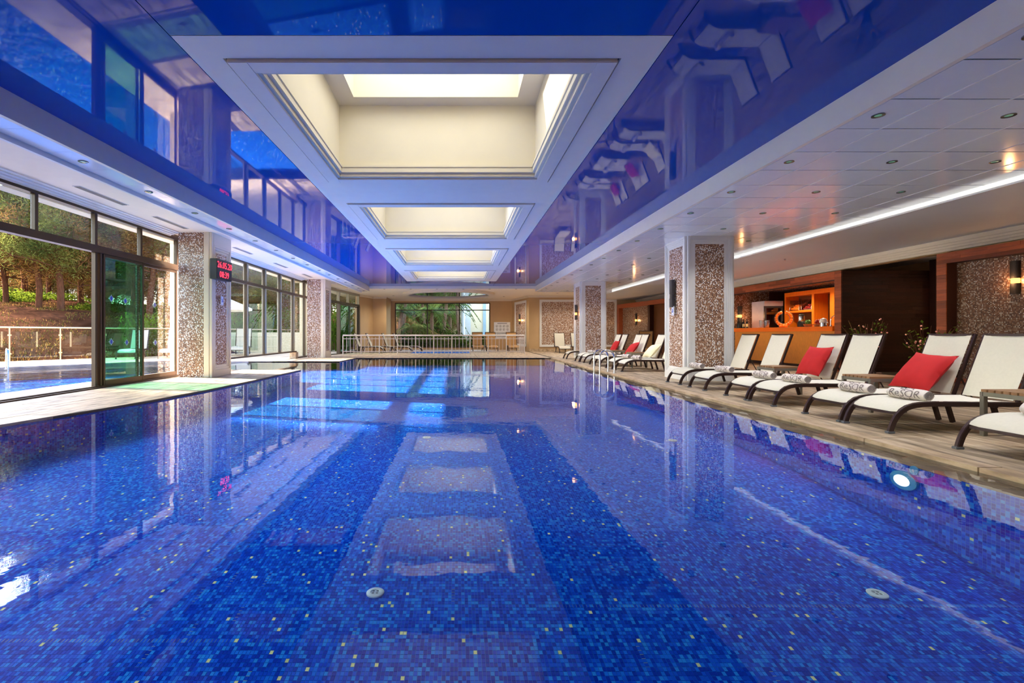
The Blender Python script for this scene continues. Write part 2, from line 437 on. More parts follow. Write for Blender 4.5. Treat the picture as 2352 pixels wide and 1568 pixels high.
# ------------------------------------------------------------------ mesh helpers
class MB:
    def __init__(s):
        s.v = []; s.f = []
    def quad(s, *p):
        i = len(s.v); s.v += [tuple(q) for q in p]; s.f.append(tuple(range(i, i + len(p))))
        return s
    def box(s, x0, x1, y0, y1, z0, z1):
        i = len(s.v)
        s.v += [(x0, y0, z0), (x1, y0, z0), (x1, y1, z0), (x0, y1, z0), (x0, y0, z1), (x1, y0, z1), (x1, y1, z1), (x0, y1, z1)]
        for q in ((0, 3, 2, 1), (4, 5, 6, 7), (0, 1, 5, 4), (1, 2, 6, 5), (2, 3, 7, 6), (3, 0, 4, 7)):
            s.f.append(tuple(i + k for k in q))
        return s
    def prism(s, poly, z0, z1):
        n = len(poly); i = len(s.v)
        s.v += [(p[0], p[1], z0) for p in poly] + [(p[0], p[1], z1) for p in poly]
        s.f.append(tuple(i + k for k in range(n - 1, -1, -1)))
        s.f.append(tuple(i + n + k for k in range(n)))
        for k in range(n):
            j = (k + 1) % n
            s.f.append((i + k, i + j, i + n + j, i + n + k))
        return s
    def tube(s, pts, r, n=8, caps=True):
        pts = [Vector(p) for p in pts]
        rs = r if isinstance(r, (list, tuple)) else [r] * len(pts)
        base = len(s.v)
        up = None
        for k, p in enumerate(pts):
            t = (pts[min(k + 1, len(pts) - 1)] - pts[max(k - 1, 0)]).normalized()
            if up is None:
                up = Vector((0, 0, 1)) if abs(t.z) < 0.9 else Vector((1, 0, 0))
            a = t.cross(up)
            if a.length < 1e-5:
                a = t.cross(Vector((0, 1, 0)))
            a.normalize(); b = a.cross(t).normalized(); up = b
            for q in range(n):
                an = 2 * PI * q / n
                s.v.append(tuple(p + (a * math.cos(an) + b * math.sin(an)) * rs[k]))
        for k in range(len(pts) - 1):
            for q in range(n):
                a0 = base + k * n + q; a1 = base + k * n + (q + 1) % n
                s.f.append((a0, a1, a1 + n, a0 + n))
        if caps:
            s.f.append(tuple(base + q for q in range(n)))
            s.f.append(tuple(base + (len(pts) - 1) * n + q for q in range(n - 1, -1, -1)))
        return s
    def lathe(s, prof, n=20, cx=0, cy=0, a0=0, a1=2 * PI):
        full = abs(a1 - a0 - 2 * PI) < 1e-6
        base = len(s.v); m = n if full else n + 1
        for (r, z) in prof:
            for q in range(m):
                an = a0 + (a1 - a0) * q / n
                s.v.append((cx + r * math.cos(an), cy + r * math.sin(an), z))
        for k in range(len(prof) - 1):
            for q in range(n):
                q2 = (q + 1) % m if full else q + 1
                s.f.append((base + k * m + q, base + k * m + q2, base + (k + 1) * m + q2, base + (k + 1) * m + q))
        return s
    def sphere(s, c, r, n=10, m=6, sq=(1, 1, 1)):
        base = len(s.v)
        for k in range(m + 1):
            th = PI * k / m
            for q in range(n):
                an = 2 * PI * q / n
                s.v.append((c[0] + r * sq[0] * math.sin(th) * math.cos(an), c[1] + r * sq[1] * math.sin(th) * math.sin(an), c[2] + r * sq[2] * math.cos(th)))
        for k in range(m):
            for q in range(n):
                q2 = (q + 1) % n
                s.f.append((base + k * n + q, base + (k + 1) * n + q, base + (k + 1) * n + q2, base + k * n + q2))
        return s
    def mesh(s, name, smooth=False, bevel=0.0):
        me = bpy.data.meshes.new(name)
        me.from_pydata(s.v, [], s.f)
        me.validate()
        me.update()
        if bevel:
            bm = bmesh.new(); bm.from_mesh(me)
            bmesh.ops.bevel(bm, geom=list(bm.edges), offset=bevel, segments=2, affect='EDGES', clamp_overlap=True)
            bm.to_mesh(me); bm.free()
        if smooth:
            bm = bmesh.new(); bm.from_mesh(me)
            bmesh.ops.remove_doubles(bm, verts=bm.verts, dist=1e-5)
            bmesh.ops.recalc_face_normals(bm, faces=bm.faces)
            bm.to_mesh(me); bm.free()
            for p in me.polygons:
                p.use_smooth = True
            try:
                me.set_sharp_from_angle(angle=R(40))
            except Exception:
                pass
        return me
    def build(s, name, mat, parent=None, loc=None, rotz=0, smooth=False, bevel=0.0):
        me = s.mesh(name, smooth, bevel)
        return link(name, me, mat, parent, loc, rotz)

def link(name, me, mat, parent=None, loc=None, rotz=0):
    if mat and not me.materials:
        me.materials.append(M[mat] if isinstance(mat, str) else mat)
    o = bpy.data.objects.new(name, me)
    C.objects.link(o)
    if parent:
        o.parent = parent
    if loc is not None:
        o.location = loc
    if rotz:
        o.rotation_euler = (0, 0, rotz)
    return o

def tag(o, label, cat, group=None, kind=None):
    o['label'] = label; o['category'] = cat
    if group: o['group'] = group
    if kind: o['kind'] = kind
    return o

def empty(name, loc=(0, 0, 0), rotz=0.0, label=None, cat=None, group=None, kind=None):
    o = bpy.data.objects.new(name, None)
    C.objects.link(o)
    o.location = loc
    o.rotation_euler = (0, 0, rotz)
    o.empty_display_size = 0.1
    if label:
        tag(o, label, cat, group, kind)
    return o

def copy_tree(o, parent=None):
    c = o.copy(); C.objects.link(c)
    if parent is not None:
        c.parent = parent
    for ch in list(o.children):
        copy_tree(ch, c)
    return c

def box(name, x0, x1, y0, y1, z0, z1, mat, parent=None, bevel=0.0):
    return MB().box(x0, x1, y0, y1, z0, z1).build(name, mat, parent, bevel=bevel)

def text_mesh(body, size, extrude=0.0, res=3):
    cu = bpy.data.curves.new('lettering', 'FONT')
    cu.body = body; cu.size = size; cu.extrude = extrude
    cu.align_x = 'CENTER'; cu.align_y = 'CENTER'; cu.resolution_u = res
    ob = bpy.data.objects.new('lettering', cu)
    C.objects.link(ob)
    dg = bpy.context.evaluated_depsgraph_get()
    me = bpy.data.meshes.new_from_object(ob.evaluated_get(dg))
    bpy.data.objects.remove(ob); bpy.data.curves.remove(cu)
    return me

# ================================================================== THE SETTING
WATER_Z = -0.03
XR = 3.50          # pool wall, right
X_LEDGE = 3.76     # deck edge, right
Y_NEAR = 0.55
Y_FAR = 19.6
LEFT_EDGE = [(-3.0, -5.05), (4.0, -4.97), (5.2, -4.87), (6.0, -4.66), (7.0, -4.47), (8.5, -4.33), (10.0, -4.27), (13.1, -4.24), (17.2, -4.2), (19.6, -4.12), (30, -4.1)]
def edge_x(y):
    for (a, xa), (b, xb) in zip(LEFT_EDGE, LEFT_EDGE[1:]):
        if a <= y <= b:
            return xa + (xb - xa) * (y - a) / (b - a)
    return LEFT_EDGE[-1][1]
CH0, CH1 = 13.1, 17.2     # swim-through channel
XW = -6.45                # glass wall plane
X_WALL = 10.05            # right wall

# ---- pool floor: slopes up away from the camera
PROF = [(0.55, -0.86), (1.5, -0.82), (2.5, -0.70), (3.5, -0.57), (5.0, -0.46), (8.0, -0.38), (12, -0.34), (19.6, -0.32)]
def floor_z(y):
    for (a, za), (b, zb) in zip(PROF, PROF[1:]):
        if a <= y <= b:
            return za + (zb - za) * (y - a) / (b - a)
    return PROF[-1][1]

floor = empty('floor', (0, 0, 0), 0, 'stone paved pool hall floor with the sunken blue mosaic pool', 'floor', kind='structure')
mb = MB()
ys = sorted(set([p[0] for p in PROF] + [4.0, 5.2, 6.0, 7.0, 8.5, 10.0, 13.1, 17.2, 15.0]))
for a, b in zip(ys, ys[1:]):
    mb.quad((edge_x(a), a, floor_z(a)), (XR, a, floor_z(a)), (XR, b, floor_z(b)), (edge_x(b), b, floor_z(b)))
    mb.quad((XR, a, floor_z(a)), (XR, a, -0.062), (XR, b, -0.062), (XR, b, floor_z(b)))
    if not (CH0 - .01 <= a and b <= CH1 + .01):
        mb.quad((edge_x(a) + .004, a, floor_z(a)), (edge_x(b) + .004, b, floor_z(b)), (edge_x(b) + .004, b, -0.034), (edge_x(a) + .004, a, -0.034))
mb.quad((edge_x(Y_FAR), Y_FAR, -0.4), (XR, Y_FAR, -0.4), (XR, Y_FAR, -0.01), (edge_x(Y_FAR), Y_FAR, -0.01))
mb.quad((edge_x(Y_NEAR), Y_NEAR, -0.9), (edge_x(Y_NEAR), Y_NEAR, -0.01), (XR, Y_NEAR, -0.01), (XR, Y_NEAR, -0.9))
# channel
mb.quad((-7.43, CH0, -0.34), (edge_x(CH0), CH0, -0.34), (edge_x(CH1), CH1, -0.34), (-7.43, CH1, -0.34))
mb.quad((-7.43, CH0, -0.34), (-7.43, CH0, -0.01), (edge_x(CH0), CH0, -0.01), (edge_x(CH0), CH0, -0.34))
mb.quad((-7.43, CH1, -0.34), (edge_x(CH1), CH1, -0.34), (edge_x(CH1), CH1, -0.01), (-7.43, CH1, -0.01))
mb.build('pool_basin', 'pool_mosaic', floor)

# tesserae of the nearest strip of pool floor, as real tiles aligned with the mosaic grid
TS = 0.02; TSY = 0.027
def tessera(mb, i, j):
    x0, x1 = i * TS + .001, (i + 1) * TS - .001
    y0, y1 = j * TSY + .0012, (j + 1) * TSY - .0012
    za, zb = floor_z(y0), floor_z(y1)
    t = 0.0025
    k = len(mb.v)
    mb.v += [(x0, y0, za), (x1, y0, za), (x1, y1, zb), (x0, y1, zb), (x0, y0, za + t), (x1, y0, za + t), (x1, y1, zb + t), (x0, y1, zb + t)]
    for q in ((4, 5, 6, 7), (0, 1, 5, 4), (1, 2, 6, 5), (2, 3, 7, 6), (3, 0, 4, 7)):
        mb.f.append(tuple(k + a for a in q))
single = set()
for j in range(86, 89):
    for i in range(-45, 55):
        single.add((i, j))
for (i, j) in sorted(single):
    m_ = MB(); tessera(m_, i, j)
    m_.build('tile', 'pool_mosaic', floor)
mb = MB()
for j in range(82, 138):
    y = j * TSY
    i0 = int(max((-1052 / 1115.0) * (y + .3) - .1, -4.9) / TS); i1 = int(min((1300 / 1115.0) * (y + .3) + .1, 3.47) / TS)
    for i in range(i0, i1):
        if (i, j) not in single:
            tessera(mb, i, j)
o = mb.build('pool_tiles', 'pool_mosaic', floor); o['kind'] = 'stuff'

# ---- water sheet
mb = MB()
poly = [(XR + .25, Y_NEAR), (XR + .25, Y_FAR)]
ly = [y for y, x in LEFT_EDGE if Y_NEAR < y < Y_FAR]
for a, b in zip([Y_NEAR] + ly, ly + [Y_FAR]):
    mb.quad((edge_x(a), a, WATER_Z), (X_LEDGE - .01, a, WATER_Z), (X_LEDGE - .01, b, WATER_Z), (edge_x(b), b, WATER_Z))
mb.quad((-7.43, CH0, WATER_Z), (edge_x(CH0), CH0, WATER_Z), (edge_x(CH1), CH1, WATER_Z), (-7.43, CH1, WATER_Z))
bm = bmesh.new(); me = mb.mesh('water'); bm.from_mesh(me); bmesh.ops.remove_doubles(bm, verts=bm.verts, dist=1e-4); bm.to_mesh(me); bm.free()
o = link('water', me, 'water')
tag(o, 'still indoor pool water mirroring skylights, columns and windows', 'water', kind='structure')

# ---- decks: a grout bed with stone slabs on it
mb = MB()
mb.box(X_LEDGE, 12.7, -3, 30.2, -0.3, -0.006)
mb.box(-6.6, X_LEDGE, -3, Y_NEAR, -0.3, -0.006)
mb.box(-6.6, X_LEDGE, Y_FAR, 30.2, -0.3, -0.006)
mb.prism([(-6.6, Y_NEAR), (edge_x(Y_NEAR), Y_NEAR), (-4.97, 4.0), (-4.87, 5.2), (-4.66, 6), (-4.47, 7), (-4.33, 8.5), (-4.27, 10), (-4.24, CH0), (-6.6, CH0)], -0.3, -0.006)
mb.prism([(-6.6, CH1), (-4.2, CH1), (-4.12, Y_FAR), (-6.6, Y_FAR)], -0.3, -0.006)
mb.build('deck_bed', 'grout', floor)
o = MB().box(XR + .004, X_LEDGE, Y_NEAR, Y_FAR, -0.3, -0.06).build('overflow_ledge', 'ledge', floor)

def slab(parent, c, mat, name='slab', z=0.0, t=0.03):
    m_ = MB(); m_.prism(c, z - t, z); return m_.build(name, mat, parent)
G = 0.006
# coping stones, right
y = Y_NEAR
while y < Y_FAR:
    y1 = min(y + 0.98, Y_FAR)
    slab(floor, [(X_LEDGE - .02, y + G), (X_LEDGE + .15, y + G), (X_LEDGE + .15, y1 - G), (X_LEDGE - .02, y1 - G)], 'coping', 'coping_stone', 0.002, 0.035)
    y = y1
# right deck slabs, long side along the pool
xs = [X_LEDGE + .155]
while xs[-1] < 9.75:
    xs.append(min(xs[-1] + 0.42, 9.8))
for k, (a, b) in enumerate(zip(xs, xs[1:])):
    y = 1.6 - (k % 3) * 0.55
    while y < 27.0:
        y1 = min(y + 1.45, 27.05)
        slab(floor, [(a + G, y + G), (b - G, y + G), (b - G, y1 - G), (a + G, y1 - G)], 'travertine')
        y = y1
# left deck slabs follow the pool edge
def left_rows(y_start, y_end, n=4):
    y = y_start
    k = 0
    while y < y_end - .05:
        y1 = min(y + 0.85, y_end)
        for q in range(n):
            off = 0.0
            def px(t, yy):
                return -6.42 + t * (edge_x(yy) + 6.42)
            t0, t1 = q / n, (q + 1) / n
            sh = 0.42 if q % 2 else 0.0
            ya, yb = min(y + sh, y_end), min(y1 + sh, y_end)
            if k == 0 and sh:
                slab(floor, [(px(t0, y) + G, y + G), (px(t1, y) - G, y + G), (px(t1, ya) - G, ya - G), (px(t0, ya) + G, ya - G)], 'travertine_pale')
            if yb - ya > .03:
                slab(floor, [(px(t0, ya) + G, ya + G), (px(t1, ya) - G, ya + G), (px(t1, yb) - G, yb - G), (px(t0, yb) + G, yb - G)], 'travertine_pale')
        y = y1; k += 1
left_rows(2.8, CH0)
left_rows(CH1, Y_FAR)
# far deck
x = -6.4
while x < X_LEDGE - .05:
    x1 = min(x + 1.2, X_LEDGE)
    y = Y_FAR
    while y < 24.0:
        y1 = min(y + 0.9, 24.0)
        slab(floor, [(x + G, y + G), (x1 - G, y + G), (x1 - G, y1 - G), (x + G, y1 - G)], 'travertine_pale')
        y = y1
    x = x1
o = MB().box(-6.4, X_LEDGE, 24.0, 30.0, -.03, 0).build('paving', 'travertine_pale', floor)
# red painted depth mark at the right edge
m_ = MB()
for k in range(6):
    m_.box(3.98 + .012 * k, 4.02 + .012 * k, 3.34 - k * .05, 3.37 - k * .05, 0.0, 0.0015)
m_.build('depth_marking', 'red_paint', floor)
# shallow kids pool behind the railing
o = MB().box(-2.4, 0.6, 24.4, 27.2, 0.001, 0.006).build('splash_pool', 'pool_mosaic', floor)

# ---- ceilings -----------------------------------------------------------
ZB = 3.22; ZT = 2.97; ZL = 2.88; ZF = 3.10
XB0, XB1 = -4.18, 3.65     # blue film
YB1 = 22.9
WX0, WX1, WY0, WY1 = -2.18, 1.63, 3.68, 20.8     # white band
blue = empty('ceiling_blue', (0, 0, ZB), 0, 'glossy blue stretch ceiling mirroring the pool hall', 'ceiling', kind='structure')
g = 0.008
for (a, b, c, d) in ((XB0, WX0 - g, -3, YB1), (WX1 + g, XB1, -3, YB1), (WX0, WX1, -3, WY0 - g), (WX0, WX1, WY1 + g, YB1)):
    box('panel', a, b, c, d, 0, 0.03, 'blue_film', blue)
box('seam_backing', XB0, XB1, -3, WY0, 0.03, 0.06, 'groove', blue)
box('seam_backing', XB0, WX0 + .01, WY0, YB1, 0.03, 0.06, 'groove', blue)
box('seam_backing', WX1 - .01, XB1, WY0, YB1, 0.03, 0.06, 'groove', blue)
box('seam_backing', WX0, WX1, WY1, YB1, 0.03, 0.06, 'groove', blue)

# white band with four coffers
GX0, GX1 = -1.93, 1.34       # groove outline
OX0, OX1 = -1.75, 1.15       # opening
band = empty('ceiling_band', (0, 0, ZB), 0, 'white plaster ceiling band holding four skylight coffers', 'ceiling', kind='structure')
CL = 3.25
mb = MB()
mb.box(WX0, GX0, WY0, WY1, 0, .08); mb.box(GX1, WX1, WY0, WY1, 0, .08)
yy = WY0
for cy in COFFER_Y:
    mb.box(GX0, GX1, yy, cy, 0, .08); yy = cy + CL
mb.box(GX0, GX1, yy, WY1, 0, .08)
mb.build('plaster', 'white_paint', band)
ORD = ['nearest', 'second', 'third', 'farthest']
def ring(mb, x0, x1, y0, y1, w, z0, z1):
    mb.box(x0, x0 + w, y0, y1, z0, z1); mb.box(x1 - w, x1, y0, y1, z0, z1)
    mb.box(x0 + w, x1 - w, y0, y0 + w, z0, z1); mb.box(x0 + w, x1 - w, y1 - w, y1, z0, z1)
for k, cy in enumerate(COFFER_Y):
    rt = empty('ceiling_skylight', (0, cy, ZB), 0, 'cream %s skylight coffer of the four above the pool' % ORD[k], 'skylight', 'skylight coffers above the pool', 'structure')
    y1 = CL
    mb = MB(); ring(mb, GX0, GX1, 0, y1, .022, .03, .08); mb.build('groove', 'groove', rt)
    mb = MB(); ring(mb, GX0 + .022, GX1 - .022, .022, y1 - .022, .17, -.022, .06); mb.build('frame', 'white_paint', rt, bevel=.004)
    mb = MB()
    ring(mb, OX0 - .0, OX1 + .0, .2, y1 - .2, .05, .0, .07)
    ring(mb, OX0 + .035, OX1 - .035, .235, y1 - .235, .05, .05, .12)
    ring(mb, OX0 + .06, OX1 - .06, .26, y1 - .26, .035, .12, .16)
    mb.build('cornice', 'cream_plaster', rt, bevel=.006)
    a0, a1, b0, b1 = OX0 + .04, OX1 - .04, .24, y1 - .24
    h = 1.03
    mb = MB()
    mb.box(a0 - .05, a0, b0 - .05, b1 + .05, .06, h); mb.box(a1, a1 + .05, b0 - .05, b1 + .05, .06, h)
    mb.box(a0, a1, b0 - .05, b0, .06, h); mb.box(a0, a1, b1, b1 + .05, .06, h)
    mb.build('well', 'cream_plaster', rt)
    s0, s1, t0, t1 = -1.45, .83, .75, 2.76
    mb = MB()
    mb.box(a0, s0, b0, b1, h, h + .1); mb.box(s1, a1, b0, b1, h, h + .1); mb.box(s0, s1, b0, t0, h, h + .1); mb.box(s0, s1, t1, b1, h, h + .1)
    mb.build('lid', 'cream_plaster', rt)
    mb = MB(); ring(mb, s0 - .08, s1 + .08, t0 - .08, t1 + .08, .08, h + .1, h + .62); mb.build('shaft', 'cream_plaster', rt)
    box('pane', s0 - .05, s1 + .05, t0 - .05, t1 + .05, h + .62, h + .63, 'glass_skylight', rt)

# fascias round the blue ceiling
fas = empty('trim_1', (0, 0, 0), 0, 'white vertical fascia framing the blue ceiling', 'trim', kind='structure')
box('fascia', XB1, XB1 + .05, -3, YB1 + .02, ZT - .002, ZB + .05, 'white_paint', fas)
box('fascia', XB0 - .05, XB0, -3, YB1 + .02, ZT - .002, ZB + .05, 'white_paint', fas)
box('fascia', XB0, XB1, YB1, YB1 + .05, ZF - .002, ZB + .05, 'white_paint', fas)

# right tiled ceiling
ct = empty('ceiling_tiles', (0, 0, ZT), 0, 'white glossy tiled ceiling above the right hand loungers', 'ceiling', kind='structure')
X_STEP = 7.12
box('backing', XB1 + .05, X_STEP, -3, 23.2, .012, .06, 'panel_joint', ct)
joints_x = [XB1 + .05, 4.14, 4.74, 5.34, 5.94, 6.54, X_STEP]
y = 4.153 - 0.6 * 11
rows = []
while y < 23.1:
    rows.append((y, min(y + .6, 23.2))); y += .6
tile_mesh = {}
for (xa, xb) in zip(joints_x, joints_x[1:]):
    for (ya, yb) in rows:
        key = (round(xb - xa, 3), round(yb - ya, 3))
        if key not in tile_mesh:
            m_ = MB().box(.002, xb - xa - .002, .003, yb - ya - .003, 0, .012)
            tile_mesh[key] = m_.mesh('tile', bevel=.0075)
        t = link('tile', tile_mesh[key], 'ceiling_panel', ct, (xa, ya, 0))
        t.rotation_euler = (random.uniform(-.0012, .0012), random.uniform(-.0012, .0012), 0)
# left tiled strip
cl = empty('ceiling_strip', (0, 0, ZT), 0, 'narrow white tiled ceiling strip beside the windows', 'ceiling', kind='structure')
box('backing', -4.56, XB0 - .05, -3, YB1 + .1, .012, .06, 'panel_joint', cl)
for (ya, yb) in rows:
    if yb > YB1 + .1: continue
    box('tile', -4.555, XB0 - .052, ya + .002, yb - .002, 0, .012, 'ceiling_panel', cl)
box('edge_lip', -4.60, -4.56, -3, YB1 + .1, -.055, ZB - ZT + .05, 'trim_white', cl)
# upper left ceiling, grey right ceiling, far ceiling
o = box('ceiling_left', -6.6, -4.60, -3, YB1 + .1, ZB, ZB + .1, 'white_paint'); tag(o, 'plain white ceiling strip with air slots along the windows', 'ceiling', kind='structure')
o = box('ceiling_right', X_STEP, 12.7, -3, 27.2, ZL, ZL + .35, 'grey_ceiling'); tag(o, 'plain grey ceiling between tiles and bar wall', 'ceiling', kind='structure')
box('step', X_STEP - .015, X_STEP, -3, 23.2, ZL - ZT - .002, .05, 'trim_white', ct)
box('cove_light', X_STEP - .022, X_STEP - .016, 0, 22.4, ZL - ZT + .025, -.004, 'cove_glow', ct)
for xj in joints_x[1:-1]:
    box('joint_highlight', xj - .006, xj + .006, -3, 23.2, -.004, .008, 'trim_white', ct)  # white strips stand in for window light caught on the tile edges
o = box('ceiling_far', -6.6, X_STEP, YB1 + .05, 30.2, ZF, ZF + .35, 'white_paint'); tag(o, 'plain cream ceiling at the far end above the railing', 'ceiling', kind='structure')
mb = MB()
mb.box(-6.75, WX0 - .01, -3.2, 30.4, 3.5, 3.6); mb.box(WX1 + .01, 12.9, -3.2, 30.4, 3.5, 3.6)
yy = -3.2
for cy in COFFER_Y:
    mb.box(WX0 - .01, WX1 + .01, yy, cy + .1, 3.5, 3.6); yy = cy + CL - .1
mb.box(WX0 - .01, WX1 + .01, yy, 30.4, 3.5, 3.6)
o = mb.build('roof', 'white_paint'); tag(o, 'flat roof slab above the pool hall ceilings', 'roof', kind='structure')

# round ceiling feature at the far end
rd = empty('ceiling_disc', (-0.5, 25.5, ZF), 0, 'round dropped ceiling ring with dark mirror film inside', 'ceiling feature', kind='structure')
MB().lathe([(2.40, 0), (2.40, -.11), (2.36, -.13), (2.12, -.13), (2.10, -.11), (2.10, 0)], 64).build('ring', 'cornice', rd, smooth=True)
MB().lathe([(2.11, -.06), (0.001, -.06)], 64).build('film', 'navy_film', rd)

# stepped cornices
def cornice_steps(name, prof, y0, y1, mat, label):
    o = MB()
    for (xa, xb, za, zb) in prof:
        o.box(xa, xb, y0, y1, za, zb)
    ob = o.build(name, mat); tag(ob, label, 'cornice', kind='structure'); return ob
for k, (a, b) in enumerate(((-3, 10.8), (11.75, 19.9))):
    cornice_steps('trim_2', [(-6.24, -6.17, ZB - .018, ZB), (-6.31, -6.24, ZB - .036, ZB), (-6.38, -6.31, ZB - .054, ZB), (-6.6, -6.38, ZB - .075, ZB)],
                  a, b, 'trim_white', 'stepped white cornice above the %s' % ('open sliding doors' if k == 0 else 'tall fixed windows'))
cornice_steps('trim_3', [(9.9, 10.06, 2.80, ZL), (9.93, 10.06, 2.75, 2.80), (9.96, 10.06, 2.70, 2.75), (9.99, 10.06, 2.65, 2.70)], -3, 27.1, 'cornice',
              'stepped cream cornice above the bar and niches')

# ---- walls ----------------------------------------------------------------
def wall_seg(name, a, b, z0, z1, t, mat, label=None, parent=None):
    """a wall from a to b (plan), thickness t to the left of a->b"""
    a = Vector((a[0], a[1])); b = Vector((b[0], b[1]))
    L = (b - a).length
    ob = MB().box(0, L, 0, t, z0, z1).build(name, mat, parent, (a.x, a.y, 0), math.atan2(b.y - a.y, b.x - a.x))
    if label: tag(ob, label, 'wall', kind='structure')
    return ob
wall_seg('wall_far_left', (-5.35, 26.2), (-4.92, 28.0), 0, ZF, .2, 'beige_wall', 'slanting beige wall beside the far glass doors')
wall_seg('wall_pilaster', (-4.92, 28.0), (-4.14, 28.0), 0, ZF, .25, 'beige_wall', 'beige pilaster left of the far window')
wf = empty('wall_far', (0, 30, 0), 0, 'beige end wall around the wide far window', 'wall', kind='structure')
WFX0, WFX1, WFZ0, WFZ1 = -3.9, 1.99, 0.12, 2.90
box('wall_panel', -4.3, WFX0, 0, .2, 0, ZF, 'beige_wall', wf); box('wall_panel', WFX1, 3.5, 0, .2, 0, ZF, 'beige_wall', wf)
box('wall_panel', WFX0, WFX1, 0, .2, 0, WFZ0, 'beige_wall', wf); box('wall_panel', WFX0, WFX1, 0, .2, WFZ1, ZF, 'beige_wall', wf)
box('wall_panel', -4.3, -4.14, -1.8, 0, 0, ZF, 'beige_wall', wf)
SL_A, SL_B = (3.36, 30.0), (3.96, 27.1)
wall_seg('wall_slant', SL_A, SL_B, 0, ZF, .2, 'beige_wall', 'slanting beige pilaster wall right of the far window')
wall_seg('wall_end_right', SL_B, (10.2, 27.1), 0, ZF, .2, 'beige_wall', 'beige end wall behind the two far cream loungers')
wall_seg('wall_back', (10.4, -3.0), (-6.7, -3.0), 0, 3.3, .2, 'beige_wall', 'beige wall behind the photographer')
# far cornice
def cornice_line(pts, label):
    for k, (a, b) in enumerate(zip(pts, pts[1:])):
        a = Vector(a); b = Vector(b); L = (b - a).length
        m_ = MB(); m_.box(-.04, L + .04, -.09, 0, ZF - .045, ZF); m_.box(-.02, L + .02, -.06, 0, ZF - .1, ZF - .045)
        ob = m_.build('trim_%d' % (4 + k), 'cornice', None, (a.x, a.y, 0), math.atan2(b.y - a.y, b.x - a.x), bevel=.006)
        tag(ob, label[k], 'cornice', kind='structure')
cornice_line([(-5.35, 26.2), (-4.92, 28.0), (-4.14, 28.0)], ['cream cornice on the slanting far left wall', 'cream cornice on the far left pilaster'])
cornice_line([(-4.14, 30.0), (3.36, 30.0), (3.96, 27.1), (10.0, 27.1)], ['cream cornice above the far window', 'cream cornice on the slanting pilaster', 'cream cornice on the right end wall'])

# framed mosaic panels
def panel_frame(root, x0, x1, z0, z1, mat_m, w=.1, steps=3, y=0.0, depth=.05, tm='trim_white'):
    """local: face in xz plane looking to -y"""
    for s in range(steps):
        d = depth * (steps - s) / steps
        a = w * s / steps; ww = w / steps
        m_ = MB()
        m_.box(x0 + a, x0 + a + ww, y - d, y, z0 + a, z1 - a); m_.box(x1 - a - ww, x1 - a, y - d, y, z0 + a, z1 - a)
        m_.box(x0 + a + ww, x1 - a - ww, y - d, y, z1 - a - ww, z1 - a); m_.box(x0 + a + ww, x1 - a - ww, y - d, y, z0 + a, z0 + a + ww)
        m_.build('moulding', tm, root, bevel=.004)
    box('mosaic', x0 + w, x1 - w, y - .008, y, z0 + w, z1 - w, mat_m, root)
pm = empty('wall_panel_mosaic', (4.55, 27.1, 0), 0, 'large framed brown mosaic panel on the right end wall', 'wall panel', kind='structure')
panel_frame(pm, 0, 4.3, .25, 2.88, 'mosaic_column', .12)
ang = math.atan2(SL_B[1] - SL_A[1], SL_B[0] - SL_A[0])
pm2 = empty('wall_panel_mosaic', (SL_A[0], SL_A[1], 0), ang, 'narrow framed brown mosaic panel on the slanting pilaster', 'wall panel', kind='structure')
panel_frame(pm2, .55, 2.55, .25, 2.88, 'mosaic_column', .14)
# low stone skirtings
for (a, b, lab) in (((3.96, 27.1), (9.9, 27.1), 'stone skirting below the right end wall'),):
    ob = MB().box(0, b[0] - a[0], -.02, 0, 0, .14).build('baseboard_far', 'coping', None, (a[0], a[1], 0)); tag(ob, lab, 'baseboard', kind='structure')

# ---- right wall with niches, passage and bar ---------------------------------
rw = empty('wall_right', (0, 0, 0), 0, 'beige right wall holding wooden niches and the bar', 'wall', kind='structure')
box('wall_panel', X_WALL, X_WALL + .2, -3, 9.93, 0, ZL, 'beige_wall', rw)
box('wall_panel', X_WALL, X_WALL + .2, 17.3, 27.1, 0, ZL, 'beige_wall', rw)
box('wall_panel', X_WALL, X_WALL + .2, 9.93, 17.3, 2.64, ZL, 'beige_wall', rw)
box('passage_wall', X_WALL, 12.6, 9.8, 9.93, 0, ZL, 'beige_wall', rw)
box('passage_wall', 12.5, 12.7, 9.8, 17.5, 0, ZL, 'beige_wall', rw)
box('passage_post', 12.0, 12.25, 12.2, 12.36, 0, 2.84, 'wood_dark', rw)

XF = 9.80
def plank_rows(parent, axis, c, u0, u1, z0, z1, row=.07, mat='wood_plank', lo=.45, hi=.95, t=.014):
    """planks on a vertical face; axis 'x': face at X=c looking -X, u runs along Y; axis 'y': face at Y=c looking -Y, u along X"""
    z = z0
    n = max(1, round((z1 - z0) / row)); h = (z1 - z0) / n
    for k in range(n):
        u = u0
        first = True
        while u < u1 - .01:
            L = random.uniform(lo, hi) * (random.uniform(.4, 1) if first else 1); first = False
            v = min(u + L, u1)
            if u1 - v < .12: v = u1
            tt = t + random.uniform(0, .003)
            za, zb = z0 + k * h + .0008, z0 + (k + 1) * h - .0008
            if axis == 'x':
                box('plank', c - tt, c, u + .001, v - .001, za, zb, mat, parent)
            else:
                box('plank', u + .001, v - .001, c - tt, c, za, zb, mat, parent)
            u = v
